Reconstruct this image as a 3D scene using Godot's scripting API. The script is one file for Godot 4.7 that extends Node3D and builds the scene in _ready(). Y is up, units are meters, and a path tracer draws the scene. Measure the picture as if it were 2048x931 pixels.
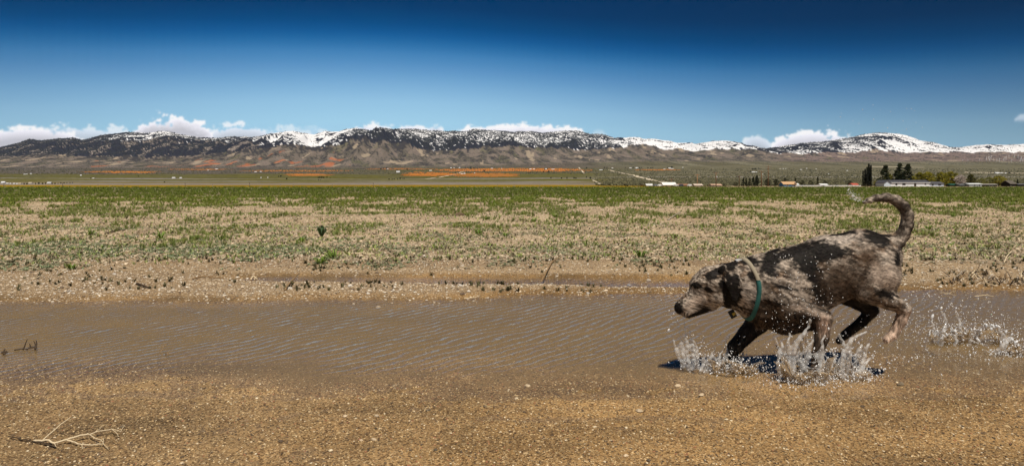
extends Node3D
# A dog runs through a shallow puddle beside a field; a valley with poppies and snowy mountains behind.
# x right, y up, camera looks along -z. "d" is the distance ahead of the camera (d = -z).

const FOCAL := 1335.0      # focal length in pixels of the 2048 px wide photograph
const HORIZON := 345.0     # row of the horizon
const EYE := 1.05          # height of the lens

var rng := RandomNumberGenerator.new()
var used := {}
var M := {}
var nz_spur: FastNoiseLite
var nz_roll: FastNoiseLite
var nz_knoll: FastNoiseLite
var nz_ridge: FastNoiseLite
var nz_mid: FastNoiseLite
var nz_fine: FastNoiseLite
var nz_patch: FastNoiseLite
var nz_patch2: FastNoiseLite
var nz_speck: FastNoiseLite
var nz_clump: FastNoiseLite
var nz_clump2: FastNoiseLite

# ------------------------------------------------------------------ helpers

func numbered(called: String) -> String:
	if not used.has(called):
		used[called] = 0
		return called
	used[called] += 1
	return "%s_%03d" % [called, used[called]]

func tag(o: Node3D, label: String, category: String, group := "", kind := "") -> Node3D:
	if label: o.set_meta("label", label)
	if category: o.set_meta("category", category)
	if group: o.set_meta("group", group)
	if kind: o.set_meta("kind", kind)
	return o

func thing(called: String, label: String, category: String, at := Vector3.ZERO, turn := 0.0, group := "") -> Node3D:
	var o := Node3D.new()
	o.name = numbered(called)
	add_child(o)
	o.position = at
	o.rotation.y = turn
	tag(o, label, category, group)
	return o

func obj(called: String, mesh: Mesh, mat: Material, parent: Node = self) -> MeshInstance3D:
	var o := MeshInstance3D.new()
	o.name = numbered(called) if parent == self else called
	o.mesh = mesh
	o.material_override = mat
	parent.add_child(o, true)
	return o

func struct(called: String, mesh: Mesh, mat: Material) -> MeshInstance3D:
	var o := obj(called, mesh, mat)
	o.set_meta("kind", "structure")
	return o

func scatter(called: String, mesh: Mesh, mat: Material, xf: Array, cols: Array, parent: Node = self) -> MultiMeshInstance3D:
	var mm := MultiMesh.new()
	mm.transform_format = MultiMesh.TRANSFORM_3D
	mm.use_colors = cols.size() > 0
	mm.mesh = mesh
	mm.instance_count = xf.size()
	for i in xf.size():
		mm.set_instance_transform(i, xf[i])
		if cols.size(): mm.set_instance_color(i, cols[i])
	var o := MultiMeshInstance3D.new()
	o.name = numbered(called) if parent == self else called
	o.multimesh = mm
	o.material_override = mat
	o.set_meta("kind", "stuff")
	parent.add_child(o, true)
	return o

func noise(sd: int, freq: float, oct := 4, kind := FastNoiseLite.TYPE_SIMPLEX_SMOOTH) -> FastNoiseLite:
	var n := FastNoiseLite.new()
	n.seed = sd
	n.noise_type = kind
	n.frequency = freq
	n.fractal_octaves = oct
	n.fractal_type = FastNoiseLite.FRACTAL_FBM if oct > 1 else FastNoiseLite.FRACTAL_NONE
	return n

func lin(r: float, g: float, b: float) -> Color:
	return Color(r, g, b).linear_to_srgb()

func mat(c: Color, rough := 0.85, vcol := false) -> StandardMaterial3D:
	var m := StandardMaterial3D.new()
	m.albedo_color = c
	m.roughness = rough
	m.metallic_specular = 0.35
	m.vertex_color_use_as_albedo = vcol
	return m

func table(t: Array, x: float) -> float:
	# t is a flat list x0, y0, x1, y1 ...
	var n := t.size()
	if x <= t[0]: return t[1]
	for i in range(2, n, 2):
		if x <= t[i]:
			return lerpf(t[i - 1], t[i + 1], (x - t[i - 2]) / (t[i] - t[i - 2]))
	return t[n - 1]

func ramp(stops: Array) -> Gradient:
	var g := Gradient.new()
	var o := PackedFloat32Array()
	var c := PackedColorArray()
	for s in stops:
		o.append(s[0]); c.append(s[1])
	g.offsets = o
	g.colors = c
	return g

func ntex(n: FastNoiseLite, size: int, g: Gradient = null, as_normal := false, bump := 4.0) -> NoiseTexture2D:
	var t := NoiseTexture2D.new()
	t.noise = n
	t.width = size
	t.height = size
	t.seamless = true
	t.seamless_blend_skirt = 0.12
	if g: t.color_ramp = g
	if as_normal:
		t.as_normal_map = true
		t.bump_strength = bump
	return t

func grid_mesh(nx: int, nd: int, v: PackedVector3Array, col: PackedColorArray) -> ArrayMesh:
	# v runs x fastest, then d (away). Normals from neighbours; front faces up.
	var nrm := PackedVector3Array()
	nrm.resize(nx * nd)
	for j in nd:
		for i in nx:
			var a := v[j * nx + maxi(i - 1, 0)]
			var b := v[j * nx + mini(i + 1, nx - 1)]
			var c := v[maxi(j - 1, 0) * nx + i]
			var e := v[mini(j + 1, nd - 1) * nx + i]
			nrm[j * nx + i] = (b - a).cross(e - c).normalized()
	var idx := PackedInt32Array()
	idx.resize((nx - 1) * (nd - 1) * 6)
	var k := 0
	for j in nd - 1:
		for i in nx - 1:
			var p := j * nx + i
			idx[k] = p; idx[k + 1] = p + nx; idx[k + 2] = p + 1
			idx[k + 3] = p + 1; idx[k + 4] = p + nx; idx[k + 5] = p + nx + 1
			k += 6
	var arr := []
	arr.resize(Mesh.ARRAY_MAX)
	arr[Mesh.ARRAY_VERTEX] = v
	arr[Mesh.ARRAY_NORMAL] = nrm
	if col.size(): arr[Mesh.ARRAY_COLOR] = col
	arr[Mesh.ARRAY_INDEX] = idx
	var m := ArrayMesh.new()
	m.add_surface_from_arrays(Mesh.PRIMITIVE_TRIANGLES, arr)
	return m

func tri(st: SurfaceTool, a: Vector3, b: Vector3, c: Vector3) -> void:
	st.add_vertex(a); st.add_vertex(b); st.add_vertex(c)

func quad(st: SurfaceTool, a: Vector3, b: Vector3, c: Vector3, e: Vector3) -> void:
	tri(st, a, b, c); tri(st, a, c, e)

func begin(smooth := true) -> SurfaceTool:
	var st := SurfaceTool.new()
	st.begin(Mesh.PRIMITIVE_TRIANGLES)
	st.set_smooth_group(0 if smooth else -1)
	return st

func done(st: SurfaceTool) -> ArrayMesh:
	st.generate_normals()
	return st.commit()

func box(st: SurfaceTool, c: Vector3, s: Vector3, b := Basis()) -> void:
	var h := s / 2
	var p := []
	for k in 8:
		p.append(c + b * Vector3(h.x if k & 1 else -h.x, h.y if k & 2 else -h.y, h.z if k & 4 else -h.z))
	quad(st, p[4], p[6], p[7], p[5]); quad(st, p[1], p[3], p[2], p[0])
	quad(st, p[5], p[7], p[3], p[1]); quad(st, p[0], p[2], p[6], p[4])
	quad(st, p[6], p[2], p[3], p[7]); quad(st, p[0], p[4], p[5], p[1])

func tube(st: SurfaceTool, pts: Array, rad: Array, sides := 6) -> void:
	var rings := []
	var up := Vector3(0.31, 0.83, 0.46).normalized()
	for i in pts.size():
		var t: Vector3 = (pts[mini(i + 1, pts.size() - 1)] - pts[maxi(i - 1, 0)]).normalized()
		var a := t.cross(up).normalized()
		var b := a.cross(t).normalized()
		var ring := []
		for k in sides:
			var f := TAU * k / sides
			ring.append(pts[i] + (a * cos(f) + b * sin(f)) * rad[i])
		rings.append(ring)
	for i in pts.size() - 1:
		for k in sides:
			var q := (k + 1) % sides
			quad(st, rings[i][k], rings[i][q], rings[i + 1][q], rings[i + 1][k])
	for k in sides:
		var q := (k + 1) % sides
		tri(st, rings[0][q], rings[0][k], pts[0])
		tri(st, rings[-1][k], rings[-1][q], pts[-1])

# ------------------------------------------------------------------ the lie of the land

var LAND := [44.0, 0.06, 60.0, -0.45, 120.0, -2.0, 200.0, -3.55, 260.0, -4.4, 400.0, -7.0, 700.0, -11.8, 1000.0, -15.8, 1500.0, -21.0, 2200.0, -25.5, 3000.0, -26.5,
	4000.0, -22.5, 5000.0, -13.4, 6000.0, 0.0, 7000.0, 21.0, 8000.0, 47.0, 9000.0, 80.0, 10000.0, 125.0, 11000.0, 180.0, 12000.0, 225.0, 14000.0, 260.0]
var CREST := [-1400, 300, -300, 290, 0, 294, 38, 285, 58, 278, 84, 281, 109, 277, 145, 275, 165, 280, 178, 277, 200, 270, 254, 264, 292, 266, 317, 262, 338, 263, 360, 268, 381, 272, 406, 275, 431, 276,
	462, 273, 485, 273, 508, 274, 538, 268, 576, 263, 594, 263, 627, 268, 652, 262, 678, 261, 703, 257, 744, 260, 764, 256, 792, 258, 830, 257, 855, 261, 891, 262, 932, 262, 952, 258, 970, 260, 1008, 262,
	1025, 264, 1058, 262, 1084, 266, 1127, 262, 1152, 261, 1183, 268, 1203, 268, 1229, 275, 1254, 275, 1269, 273, 1292, 278, 1317, 278, 1355, 285, 1394, 287, 1432, 280, 1452, 280, 1482, 285, 1502, 293,
	1533, 298, 1563, 292, 1605, 286, 1646, 283, 1674, 279, 1710, 273, 1730, 268, 1757, 265, 1785, 266, 1813, 270, 1840, 280, 1868, 284, 1901, 294, 1924, 294, 1951, 290, 1979, 289, 2007, 290, 2048, 288, 2400, 285, 3400, 300]
var HILLS := [-1400, 320, 0, 314, 100, 310, 200, 315, 300, 317, 400, 311, 480, 303, 540, 292, 590, 289, 640, 300, 680, 287, 716, 279, 760, 281, 820, 291, 860, 303, 900, 300, 950, 296, 1000, 295, 1060, 296,
	1120, 301, 1180, 302, 1230, 299, 1287, 291, 1330, 298, 1400, 302, 1450, 299, 1510, 301, 1560, 309, 1620, 307, 1680, 308, 1720, 305, 1760, 303, 1800, 308, 1850, 307, 1930, 305, 2048, 306, 3400, 308]
var SNOW := [0, 0.2, 180, 0.25, 235, 0.62, 330, 0.82, 420, 0.76, 480, 0.5, 540, 0.82, 640, 0.88, 690, 0.72, 720, 0.58, 800, 0.58, 900, 0.56, 1000, 0.62, 1150, 0.57, 1215, 0.52, 1245, 0.82, 1300, 0.9, 1400, 0.93, 1480, 0.8, 1520, 0.5,
	1600, 0.5, 1680, 0.62, 1740, 0.66, 1800, 0.8, 1900, 0.95, 2048, 0.97]

func land(d: float) -> float:
	return table(LAND, d)

func u_of(x: float, d: float) -> float:
	return 1024.0 + FOCAL * x / d

func hill_start(u: float) -> float:
	return lerpf(8300.0, 10700.0, smoothstep(700.0, 1350.0, u))

func far_height(x: float, d: float) -> float:
	var u := u_of(x, d)
	var y := land(d)
	if d < 8000.0:
		return y + nz_roll.get_noise_2d(x, d) * clampf((d - 150.0) / 4000.0, 0.0, 1.0) * 5.0
	y += nz_roll.get_noise_2d(x, d) * 5.0
	var s := hill_start(u)
	var top := s + 2000.0 + 350.0 * nz_roll.get_noise_2d(x * 0.35, 90.0)
	var hb := EYE - (table(HILLS, u) - HORIZON) * top / FOCAL - land(top)
	var t := (d - s) / (top - s)
	if t > 0.0:
		var e := pow(t, 1.25) if t < 1.0 else maxf(0.15, 1.0 - (t - 1.0) * 0.8)
		var gully: float = nz_spur.get_noise_2d(x * 2.0 + 0.25 * d, d * 0.5)
		y += hb * e * (1.0 + (0.5 * gully - 0.14 + 0.08 * nz_knoll.get_noise_2d(x * 2.0, d * 2.0)) * (1.0 - 0.7 * exp(-pow((t - 1.0) * 4.0, 2.0))))
	var s2 := top - 200.0
	var top2 := top + 3300.0
	var t2 := (d - s2) / (top2 - s2)
	if t2 > 0.0:
		var ha := EYE - (table(CREST, u) - HORIZON) * top2 / FOCAL - land(top2) - hb * maxf(0.15, 1.0 - (top2 - s) / (top - s) * 0.8 + 0.8)
		var e2 := pow(t2, 0.85) if t2 < 1.0 else maxf(0.0, 1.0 - (t2 - 1.0) * 0.9)
		var g2: float = nz_ridge.get_noise_2d(x * 1.5 - 0.2 * d, d * 0.42)
		y += ha * e2 * (1.0 + (0.62 * g2 - 0.08 + 0.14 * nz_knoll.get_noise_2d(x, d)) * clampf(1.15 * (1.0 - exp(-pow((t2 - 1.0) * 1.55, 2.0))) - 0.05 * t2, 0.0, 1.0))
	return y

func row_to_d(row: float) -> float:
	# where the valley floor is seen at this row
	var lo := 150.0
	var hi := 11500.0
	for i in 40:
		var m := (lo + hi) / 2
		if HORIZON + FOCAL * (EYE - land(m)) / m > row: lo = m
		else: hi = m
	return lo

func on_valley(u: float, row: float) -> Vector3:
	var d := row_to_d(row)
	var x := (u - 1024.0) * d / FOCAL
	return Vector3(x, far_height(x, d), -d)

var SHORE := [-7.0, 5.5, -4.2, 5.42, -2.0, 5.46, -0.72, 5.5, -0.1, 5.66, 0.52, 5.72, 1.14, 5.78, 2.2, 5.9, 3.0, 6.0, 4.3, 5.95, 8.0, 5.9]

func near_height(x: float, d: float) -> float:
	var wob: float = nz_mid.get_noise_2d(x * 0.7, d * 0.7)
	var fine: float = nz_fine.get_noise_2d(x, d)
	var shore := table(SHORE, x) + 0.08 * nz_mid.get_noise_2d(x * 1.6, 7.0)
	var slope := smoothstep(2.9, 4.7, d + 0.5 * wob)
	var h := lerpf(0.004 + 0.004 * wob + 0.004 * nz_mid.get_noise_2d(x * 3.3, d * 3.3), -0.038, slope)
	h -= 0.007 * exp(-pow((d - 2.86 - 0.05 * nz_mid.get_noise_2d(x * 1.2, 3.0)) / 0.035, 2.0)) * smoothstep(-0.4, 0.1, x) * (1.0 - smoothstep(0.8, 1.3, x))
	h -= 0.006 * exp(-pow((d - 3.14 - 0.07 * nz_mid.get_noise_2d(x * 0.9, 8.0)) / 0.05, 2.0)) * (0.5 + nz_mid.get_noise_2d(x * 0.8, 20.0))
	if d > shore - 0.4:
		var bank := smoothstep(shore - 0.12, shore + 0.3, d)
		h = lerpf(lerpf(h, -0.012, smoothstep(shore - 0.4, shore - 0.1, d)), 0.032 + 0.010 * wob, bank)
		var mid := 6.62 - 0.055 * (x + 2.6)
		var wet := smoothstep(-3.2, -1.8, x) * (1.0 - smoothstep(2.4, 3.0, x))
		h -= wet * 0.095 * exp(-pow((d - mid - 0.06 * wob) / (0.20 + 0.07 * smoothstep(-2.0, 2.0, x)), 2.0))
		h += 0.07 * smoothstep(mid + 0.1, mid + 0.9, d)
		h += 0.045 * (0.5 + 0.5 * sin(d * 1.9 + 0.6 * wob)) * smoothstep(8.0, 11.0, d) * 0.8
	h += 0.006 * fine * (1.0 - 0.6 * smoothstep(3.6, 4.0, d) * (1.0 - smoothstep(shore - 0.2, shore, d)))
	if d > 7.0:
		h += fine * 0.012 * smoothstep(7.0, 9.0, d)
	if d > 9.0:
		h += nz_mid.get_noise_2d(x * 0.3, d * 0.3) * 0.05 * smoothstep(9.0, 14.0, d)
	if d > 36.0:
		h = lerpf(h, 0.06, smoothstep(36.0, 44.0, d))
	return h

func ground_at(x: float, d: float) -> Vector3:
	return Vector3(x, near_height(x, d) if d < 44.0 else far_height(x, d), -d)

func at_row(u: float, row: float) -> Vector3:
	# the place of the near ground seen there
	var d := EYE * FOCAL / (row - HORIZON)
	for i in 6:
		d = (EYE - near_height((u - 1024.0) * d / FOCAL, d)) * FOCAL / (row - HORIZON)
	return ground_at((u - 1024.0) * d / FOCAL, d)

# ------------------------------------------------------------------ materials and noises

func make_noises() -> void:
	nz_roll = noise(3, 1.0 / 1500.0, 4)
	nz_knoll = noise(5, 1.0 / 420.0, 4)
	nz_ridge = noise(11, 1.0 / 1500.0, 4)
	nz_ridge.fractal_type = FastNoiseLite.FRACTAL_RIDGED
	nz_ridge.fractal_gain = 0.42
	nz_spur = noise(13, 1.0 / 1100.0, 3)
	nz_spur.fractal_type = FastNoiseLite.FRACTAL_RIDGED
	nz_spur.fractal_gain = 0.33
	nz_mid = noise(17, 0.8, 3)
	nz_fine = noise(19, 9.0, 3)
	nz_patch = noise(23, 1.0 / 260.0, 4)
	nz_patch2 = noise(29, 1.0 / 900.0, 4)
	nz_speck = noise(31, 1.0 / 34.0, 2)
	nz_clump = noise(37, 0.55, 3)
	nz_clump2 = noise(41, 0.16, 3)

func make_materials() -> void:
	var cells := noise(51, 0.11, 1, FastNoiseLite.TYPE_CELLULAR)
	cells.cellular_return_type = FastNoiseLite.RETURN_CELL_VALUE
	cells.cellular_jitter = 1.0
	var pebble := ramp([[0.0, Color(0.42, 0.36, 0.3)], [0.18, Color(0.62, 0.56, 0.5)], [0.4, Color(0.78, 0.73, 0.66)], [0.6, Color(0.84, 0.8, 0.75)], [0.8, Color(0.93, 0.86, 0.76)], [0.93, Color(1, 0.95, 0.88)], [1.0, Color(1, 1, 1)]])
	var dist := noise(51, 0.11, 1, FastNoiseLite.TYPE_CELLULAR)
	dist.cellular_return_type = FastNoiseLite.RETURN_DISTANCE
	dist.cellular_jitter = 1.0
	var grit := mat(Color.WHITE, 0.75, true)
	grit.albedo_texture = ntex(cells, 1024, pebble)
	grit.normal_enabled = true
	grit.normal_texture = ntex(dist, 1024, null, true, 5.0)
	grit.normal_scale = 0.9
	grit.uv1_triplanar = true
	grit.uv1_world_triplanar = true
	grit.uv1_scale = Vector3(1.35, 1.35, 1.35)
	M.grit = grit
	var soil := mat(Color.WHITE, 0.95, true)
	var crumbs := noise(53, 0.05, 5)
	soil.albedo_texture = ntex(crumbs, 1024, ramp([[0.0, Color(0.6, 0.55, 0.5)], [0.35, Color(0.78, 0.75, 0.7)], [0.6, Color(0.93, 0.9, 0.86)], [1.0, Color(1, 1, 1)]]))
	soil.uv1_triplanar = true
	soil.uv1_world_triplanar = true
	soil.uv1_scale = Vector3(0.45, 0.45, 0.45)
	M.soil = soil
	M.far_ground = mat(Color.WHITE, 0.95, true)
	M.far_ground.metallic_specular = 0.1
	M.mountain = mat(Color.WHITE, 0.95, true)
	M.mountain.metallic_specular = 0.1
	M.stone = mat(Color.WHITE, 0.7, true)
	M.blade = mat(Color.WHITE, 0.6, true)
	M.blade.backlight_enabled = true
	M.blade.backlight = Color(0.35, 0.35, 0.35)
	M.straw = mat(Color.WHITE, 0.8, true)
	M.twig = mat(lin(0.62, 0.5, 0.33), 0.8)
	M.dark_twig = mat(lin(0.06, 0.04, 0.025), 0.7)
	M.brown_twig = mat(lin(0.25, 0.16, 0.08), 0.8)
	M.straw_grey = mat(lin(0.33, 0.28, 0.22), 0.85)
	M.tussock = mat(lin(0.16, 0.24, 0.035), 0.6, true)
	M.tussock.backlight_enabled = true
	M.tussock.backlight = Color(0.35, 0.35, 0.35)
	M.leaf = mat(Color.WHITE, 0.7, true)
	M.bark = mat(lin(0.09, 0.065, 0.045), 0.9)
	var w := StandardMaterial3D.new()
	w.transparency = BaseMaterial3D.TRANSPARENCY_ALPHA
	w.albedo_color = Color(lin(0.36, 0.25, 0.12), 0.08)
	w.roughness = 0.04
	w.metallic_specular = 0.4
	M.water = w
	var sl := StandardMaterial3D.new()
	sl.transparency = BaseMaterial3D.TRANSPARENCY_ALPHA
	sl.albedo_color = Color(lin(0.30, 0.212, 0.108), 0.27)
	sl.roughness = 0.1
	sl.metallic_specular = 0.0
	M.silt = sl
	var sp := StandardMaterial3D.new()
	sp.transparency = BaseMaterial3D.TRANSPARENCY_ALPHA
	sp.albedo_color = Color(lin(0.8, 0.76, 0.7), 0.13)
	sp.roughness = 0.06
	M.splash = sp
	var ri := StandardMaterial3D.new()
	ri.transparency = BaseMaterial3D.TRANSPARENCY_ALPHA
	ri.albedo_color = Color(lin(0.86, 0.84, 0.8), 0.26)
	ri.roughness = 0.05
	M.rim = ri
	var cl := StandardMaterial3D.new()
	cl.transparency = BaseMaterial3D.TRANSPARENCY_ALPHA
	cl.albedo_color = Color(lin(0.9, 0.88, 0.85), 0.26)
	cl.roughness = 0.02
	cl.metallic_specular = 0.6
	M.clear = cl
	var md := StandardMaterial3D.new()
	md.transparency = BaseMaterial3D.TRANSPARENCY_ALPHA
	md.albedo_color = Color(lin(0.42, 0.29, 0.15), 0.38)
	md.roughness = 0.06
	M.muddy = md
	var dr := StandardMaterial3D.new()
	dr.transparency = BaseMaterial3D.TRANSPARENCY_ALPHA
	dr.albedo_color = Color(lin(0.92, 0.92, 0.92), 0.74)
	dr.roughness = 0.05
	M.drop = dr

# ------------------------------------------------------------------ the sky

var SKY_E := PackedFloat32Array([-90.0, 0.0, 4.3, 6.0, 7.4, 8.8, 10.0, 11.6, 12.4, 14.0, 16.5, 20.0, 35.0, 60.0, 90.0])
var SKY_C := [Color8(150, 140, 128), Color8(176, 216, 240), Color8(163, 210, 236), Color8(148, 196, 228), Color8(124, 175, 215), Color8(94, 150, 199), Color8(66, 130, 184), Color8(14, 90, 150), Color8(0, 75, 131), Color8(0, 57, 105), Color8(0, 48, 92), Color8(14, 54, 92), Color8(40, 64, 92), Color8(46, 68, 92), Color8(46, 68, 92)]

func sky_at(e: float, az: float) -> Vector3:
	# a clear spring sky through a polarising filter: palest to the north-west of the view and opposite it, deepest at right angles
	var q := 1.0 - cos(2.0 * (az + 0.2))
	var e2 := e + 3.0 * (1.0 - exp(-2.0 * q)) * smoothstep(-1.0, 5.0, e) if e > -1.0 else e
	var k := 1.0 - 0.19 * q * smoothstep(-2.0, 3.0, e)
	for i in SKY_E.size() - 1:
		if e2 <= SKY_E[i + 1]:
			var c: Color = SKY_C[i].lerp(SKY_C[i + 1], (e2 - SKY_E[i]) / (SKY_E[i + 1] - SKY_E[i]))
			return Vector3(c.r, c.g, c.b) * k
	return Vector3(0, 0.16, 0.31) * k

func make_sky() -> ImageTexture:
	var w := 4096
	var h := 2048
	var data := PackedByteArray()
	data.resize(w * h * 3)
	var puff := noise(71, 1.0, 5)
	var puff2 := noise(73, 3.4, 4)
	# banks of cloud on the ridge: azimuth by photo column, top row, base row, how solid
	var banks := [[-120, 330, 252, 302, 0.7], [200, 560, 254, 300, 0.7], [400, 720, 256, 296, 0.55], [-60, 178, 254, 302, 1.0], [90, 215, 262, 300, 0.6], [255, 430, 234, 300, 1.15], [400, 560, 248, 300, 0.8], [560, 660, 252, 280, 0.25], [690, 800, 247, 275, 0.95], [780, 870, 248, 275, 0.95], [850, 890, 249, 275, 0.9], [890, 1180, 248, 280, 1.1],
		[1180, 1215, 261, 275, 0.35], [1480, 1545, 268, 310, 0.75], [1540, 1720, 262, 312, 1.1], [2030, 2075, 226, 242, 0.5]]
	for y in h:
		var e := (0.5 - (y + 0.5) / h) * 180.0
		var near := e > -1.0 and e < 7.5
		var o := y * w * 3
		var row := PackedByteArray()
		if not near:
			for x in w / 8:
				var az := (x + 0.5) * 8.0 / w * TAU
				var c0: Vector3 = sky_at(e, az)
				var px := PackedByteArray([clampi(int(c0.x * 255.0 + 0.5), 0, 255), clampi(int(c0.y * 255.0 + 0.5), 0, 255), clampi(int(c0.z * 255.0 + 0.5), 0, 255)])
				for q in 8: row.append_array(px)
			for i in row.size(): data[o + i] = row[i]
			continue
		for x in w:
			var az := (x + 0.5) / w * TAU
			if az > PI: az -= TAU
			var s0: Vector3 = sky_at(e, az)
			var rr := s0.x
			var gg := s0.y
			var bb := s0.z
			var cover := 0.0
			var lit := 1.0
			if absf(az) < 0.72:
				var u := 1024.0 + FOCAL * tan(az)
				var row_y := HORIZON - FOCAL * tan(deg_to_rad(e)) / cos(az)
				for c in banks:
					if u < c[0] - 30 or u > c[1] + 30: continue
					var m: float = (u - (c[0] + c[1]) * 0.5) / ((c[1] - c[0]) * 0.5)
					var arch := sqrt(maxf(0.0, 1.0 - m * m))
					var n := puff.get_noise_2d(u / 48.0, row_y / 30.0) * 0.9 + puff2.get_noise_2d(u / 40.0, row_y / 32.0) * 0.42
					var top: float = lerpf(c[3], c[2], pow(arch, 0.7)) - n * (c[3] - c[2]) * 0.42
					var s: float = smoothstep(-2.5, 4.5, row_y - top) * c[4] * clampf(arch * 3.0, 0.0, 1.0) * (1.0 - smoothstep(c[3] - 5.0, c[3] + 4.0, row_y + n * 6.0))
					if s > cover:
						cover = minf(s, 1.0)
						lit = clampf(1.06 - (row_y - top) / 90.0 + n * 0.22, 0.78, 1.0)
			else:
				var n2 := puff.get_noise_2d(az * 22.0, e * 1.2)
				cover = smoothstep(0.05, 0.35, n2 + (2.6 - e) * 0.22 - 0.1) * 0.9
				lit = clampf(0.75 + e * 0.09 + n2 * 0.2, 0.6, 1.0)
			if cover > 0.0:
				rr = lerpf(rr, lit, cover)
				gg = lerpf(gg, lit * 0.995, cover)
				bb = lerpf(bb, minf(lit * 1.03, 1.0), cover)
			var i := o + x * 3
			data[i] = clampi(int(rr * 255.0 + 0.5), 0, 255)
			data[i + 1] = clampi(int(gg * 255.0 + 0.5), 0, 255)
			data[i + 2] = clampi(int(bb * 255.0 + 0.5), 0, 255)
	return ImageTexture.create_from_image(Image.create_from_data(w, h, false, Image.FORMAT_RGB8, data))

# ------------------------------------------------------------------ ground, field, valley, mountains

func steps(parts: Array) -> PackedFloat32Array:
	# [from, to, step, from, to, step ...]
	var out := PackedFloat32Array()
	for p in parts:
		var n := int(round((p[1] - p[0]) / p[2]))
		for i in n:
			out.append(p[0] + (p[1] - p[0]) * i / n)
	out.append(parts[-1][1])
	return out

func build_ground() -> void:
	var xs := steps([[-40.0, -12.0, 4.0], [-12.0, -4.9, 0.25], [-4.9, 4.9, 0.025], [4.9, 12.0, 0.25], [12.0, 40.0, 4.0]])
	var ds := steps([[-30.0, -2.0, 4.0], [-2.0, 2.0, 0.25], [2.0, 8.4, 0.022]])
	var v := PackedVector3Array()
	var col := PackedColorArray()
	for d in ds:
		for x in xs:
			var h := near_height(x, d)
			v.append(Vector3(x, h, -d))
			var n: float = nz_mid.get_noise_2d(x * 0.9, d * 0.9)
			var n2: float = nz_mid.get_noise_2d(x * 3.1 + 40.0, d * 3.1)
			var wet := 1.0 - smoothstep(0.012, 0.04, h + 0.006 * n2)
			var dry := Color(0.55, 0.46, 0.335).lerp(Color(0.40, 0.325, 0.23), 0.5 + 0.5 * n2)
			var damp := Color(0.46, 0.325, 0.17).lerp(Color(0.33, 0.23, 0.115), clampf(0.5 + 0.7 * n, 0.0, 1.0))
			damp = damp.lerp(Color(0.34, 0.235, 0.115), smoothstep(3.3, 4.6, d))
			damp = damp.lerp(Color(0.36, 0.28, 0.18), 0.5 * (1.0 - smoothstep(-1.4, 0.4, x + 0.5 * n)))
			damp = damp * (1.0 + 0.5 * nz_mid.get_noise_2d(x * 0.7 + 9.0, d * 2.6) + 0.25 * n2)
			if d > 7.0: dry = dry.lerp(Color(0.33, 0.25, 0.17), clampf(0.5 + n, 0.0, 1.0) * 0.6)
			col.append(dry.lerp(damp, wet))
	struct("ground", grid_mesh(xs.size(), ds.size(), v, col), M.grit)

	# the field behind, up to its crest
	var us := steps([[-1500.0, -100.0, 40.0], [-100.0, 2150.0, 4.5], [2150.0, 3550.0, 40.0]])
	var v2 := PackedVector3Array()
	var c2 := PackedColorArray()
	var nd := 190
	for j in nd:
		var d := 8.38 * pow(47.0 / 8.38, float(j) / (nd - 1))
		for u in us:
			var x: float = (u - 1024.0) * d / FOCAL
			v2.append(Vector3(x, near_height(x, d) if d < 44.0 else land(d), -d))
			var n: float = nz_clump.get_noise_2d(x, d)
			var c := Color(0.58, 0.475, 0.345).lerp(Color(0.38, 0.295, 0.2), clampf(0.5 + n, 0.0, 1.0))
			c = c.lerp(Color(0.63, 0.545, 0.4), clampf(nz_mid.get_noise_2d(x * 2.0, d * 2.0), 0.0, 1.0))
			c = c.lerp(Color(0.1, 0.13, 0.03), smoothstep(24.0, 34.0, d) * 0.8)
			c2.append(c)
	struct("field", grid_mesh(us.size(), nd, v2, c2), M.soil)

func valley_color(u: float, d: float, x: float) -> Color:
	var row := HORIZON + FOCAL * (EYE - land(d)) / d
	var right := smoothstep(1130.0, 1330.0, u + 60.0 * nz_patch2.get_noise_2d(d, 50.0))
	var n1: float = nz_patch.get_noise_2d(x * 0.6, d * 1.5)
	var n2: float = nz_patch2.get_noise_2d(x * 0.5, d * 1.6)
	var n3: float = nz_speck.get_noise_2d(x, d)
	row += 1.2 * n2
	var olive := Color(0.13, 0.118, 0.02)
	var ochre := Color(0.24, 0.15, 0.008)
	var lilac := Color(0.25, 0.225, 0.21)
	var sage := Color(0.12, 0.112, 0.07)
	var c: Color
	if row > 370.2: c = ochre
	elif row > 368.6: c = ochre.lerp(lilac, 0.5)
	elif row > 365.4: c = lilac
	elif row > 364.2: c = olive.lerp(ochre, 0.5)
	elif row > 360.5: c = lilac.lerp(olive, clampf(0.5 + 1.6 * n1, 0.0, 1.0))
	elif row > 356.0: c = olive.lerp(lilac, clampf(0.25 + 1.8 * n2, 0.0, 1.0))
	elif row > 347.0: c = olive.lerp(sage, clampf(0.35 + 1.5 * n1, 0.0, 1.0))
	elif row > 336.0: c = sage.lerp(olive, clampf(0.25 + 1.2 * n2, 0.0, 1.0))
	else: c = sage.lerp(Color(0.135, 0.108, 0.088), clampf(0.5 + n2, 0.0, 1.0))
	if row < 347.5:
		var purple := Color(0.13, 0.108, 0.098)
		c = c.lerp(purple, (1.0 - smoothstep(500.0, 900.0, u)) * 0.75)
	var scrub := Color(0.125, 0.112, 0.062).lerp(Color(0.19, 0.175, 0.115), clampf(0.45 + 1.5 * n1, 0.0, 1.0))
	if row > 371.5: scrub = ochre.lerp(Color(0.3, 0.22, 0.14), smoothstep(1300.0, 1450.0, u))
	elif absf(row - 353.2) < 0.9: scrub = Color(0.26, 0.24, 0.205)
	c = c.lerp(scrub, right)
	if row < 369.5: c = c * 0.8
	c = c * (1.0 + 0.4 * n3 + 0.35 * nz_patch.get_noise_2d(x * 0.9 + 500.0, d * 2.2))
	c.a = 1.0
	return c

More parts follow.
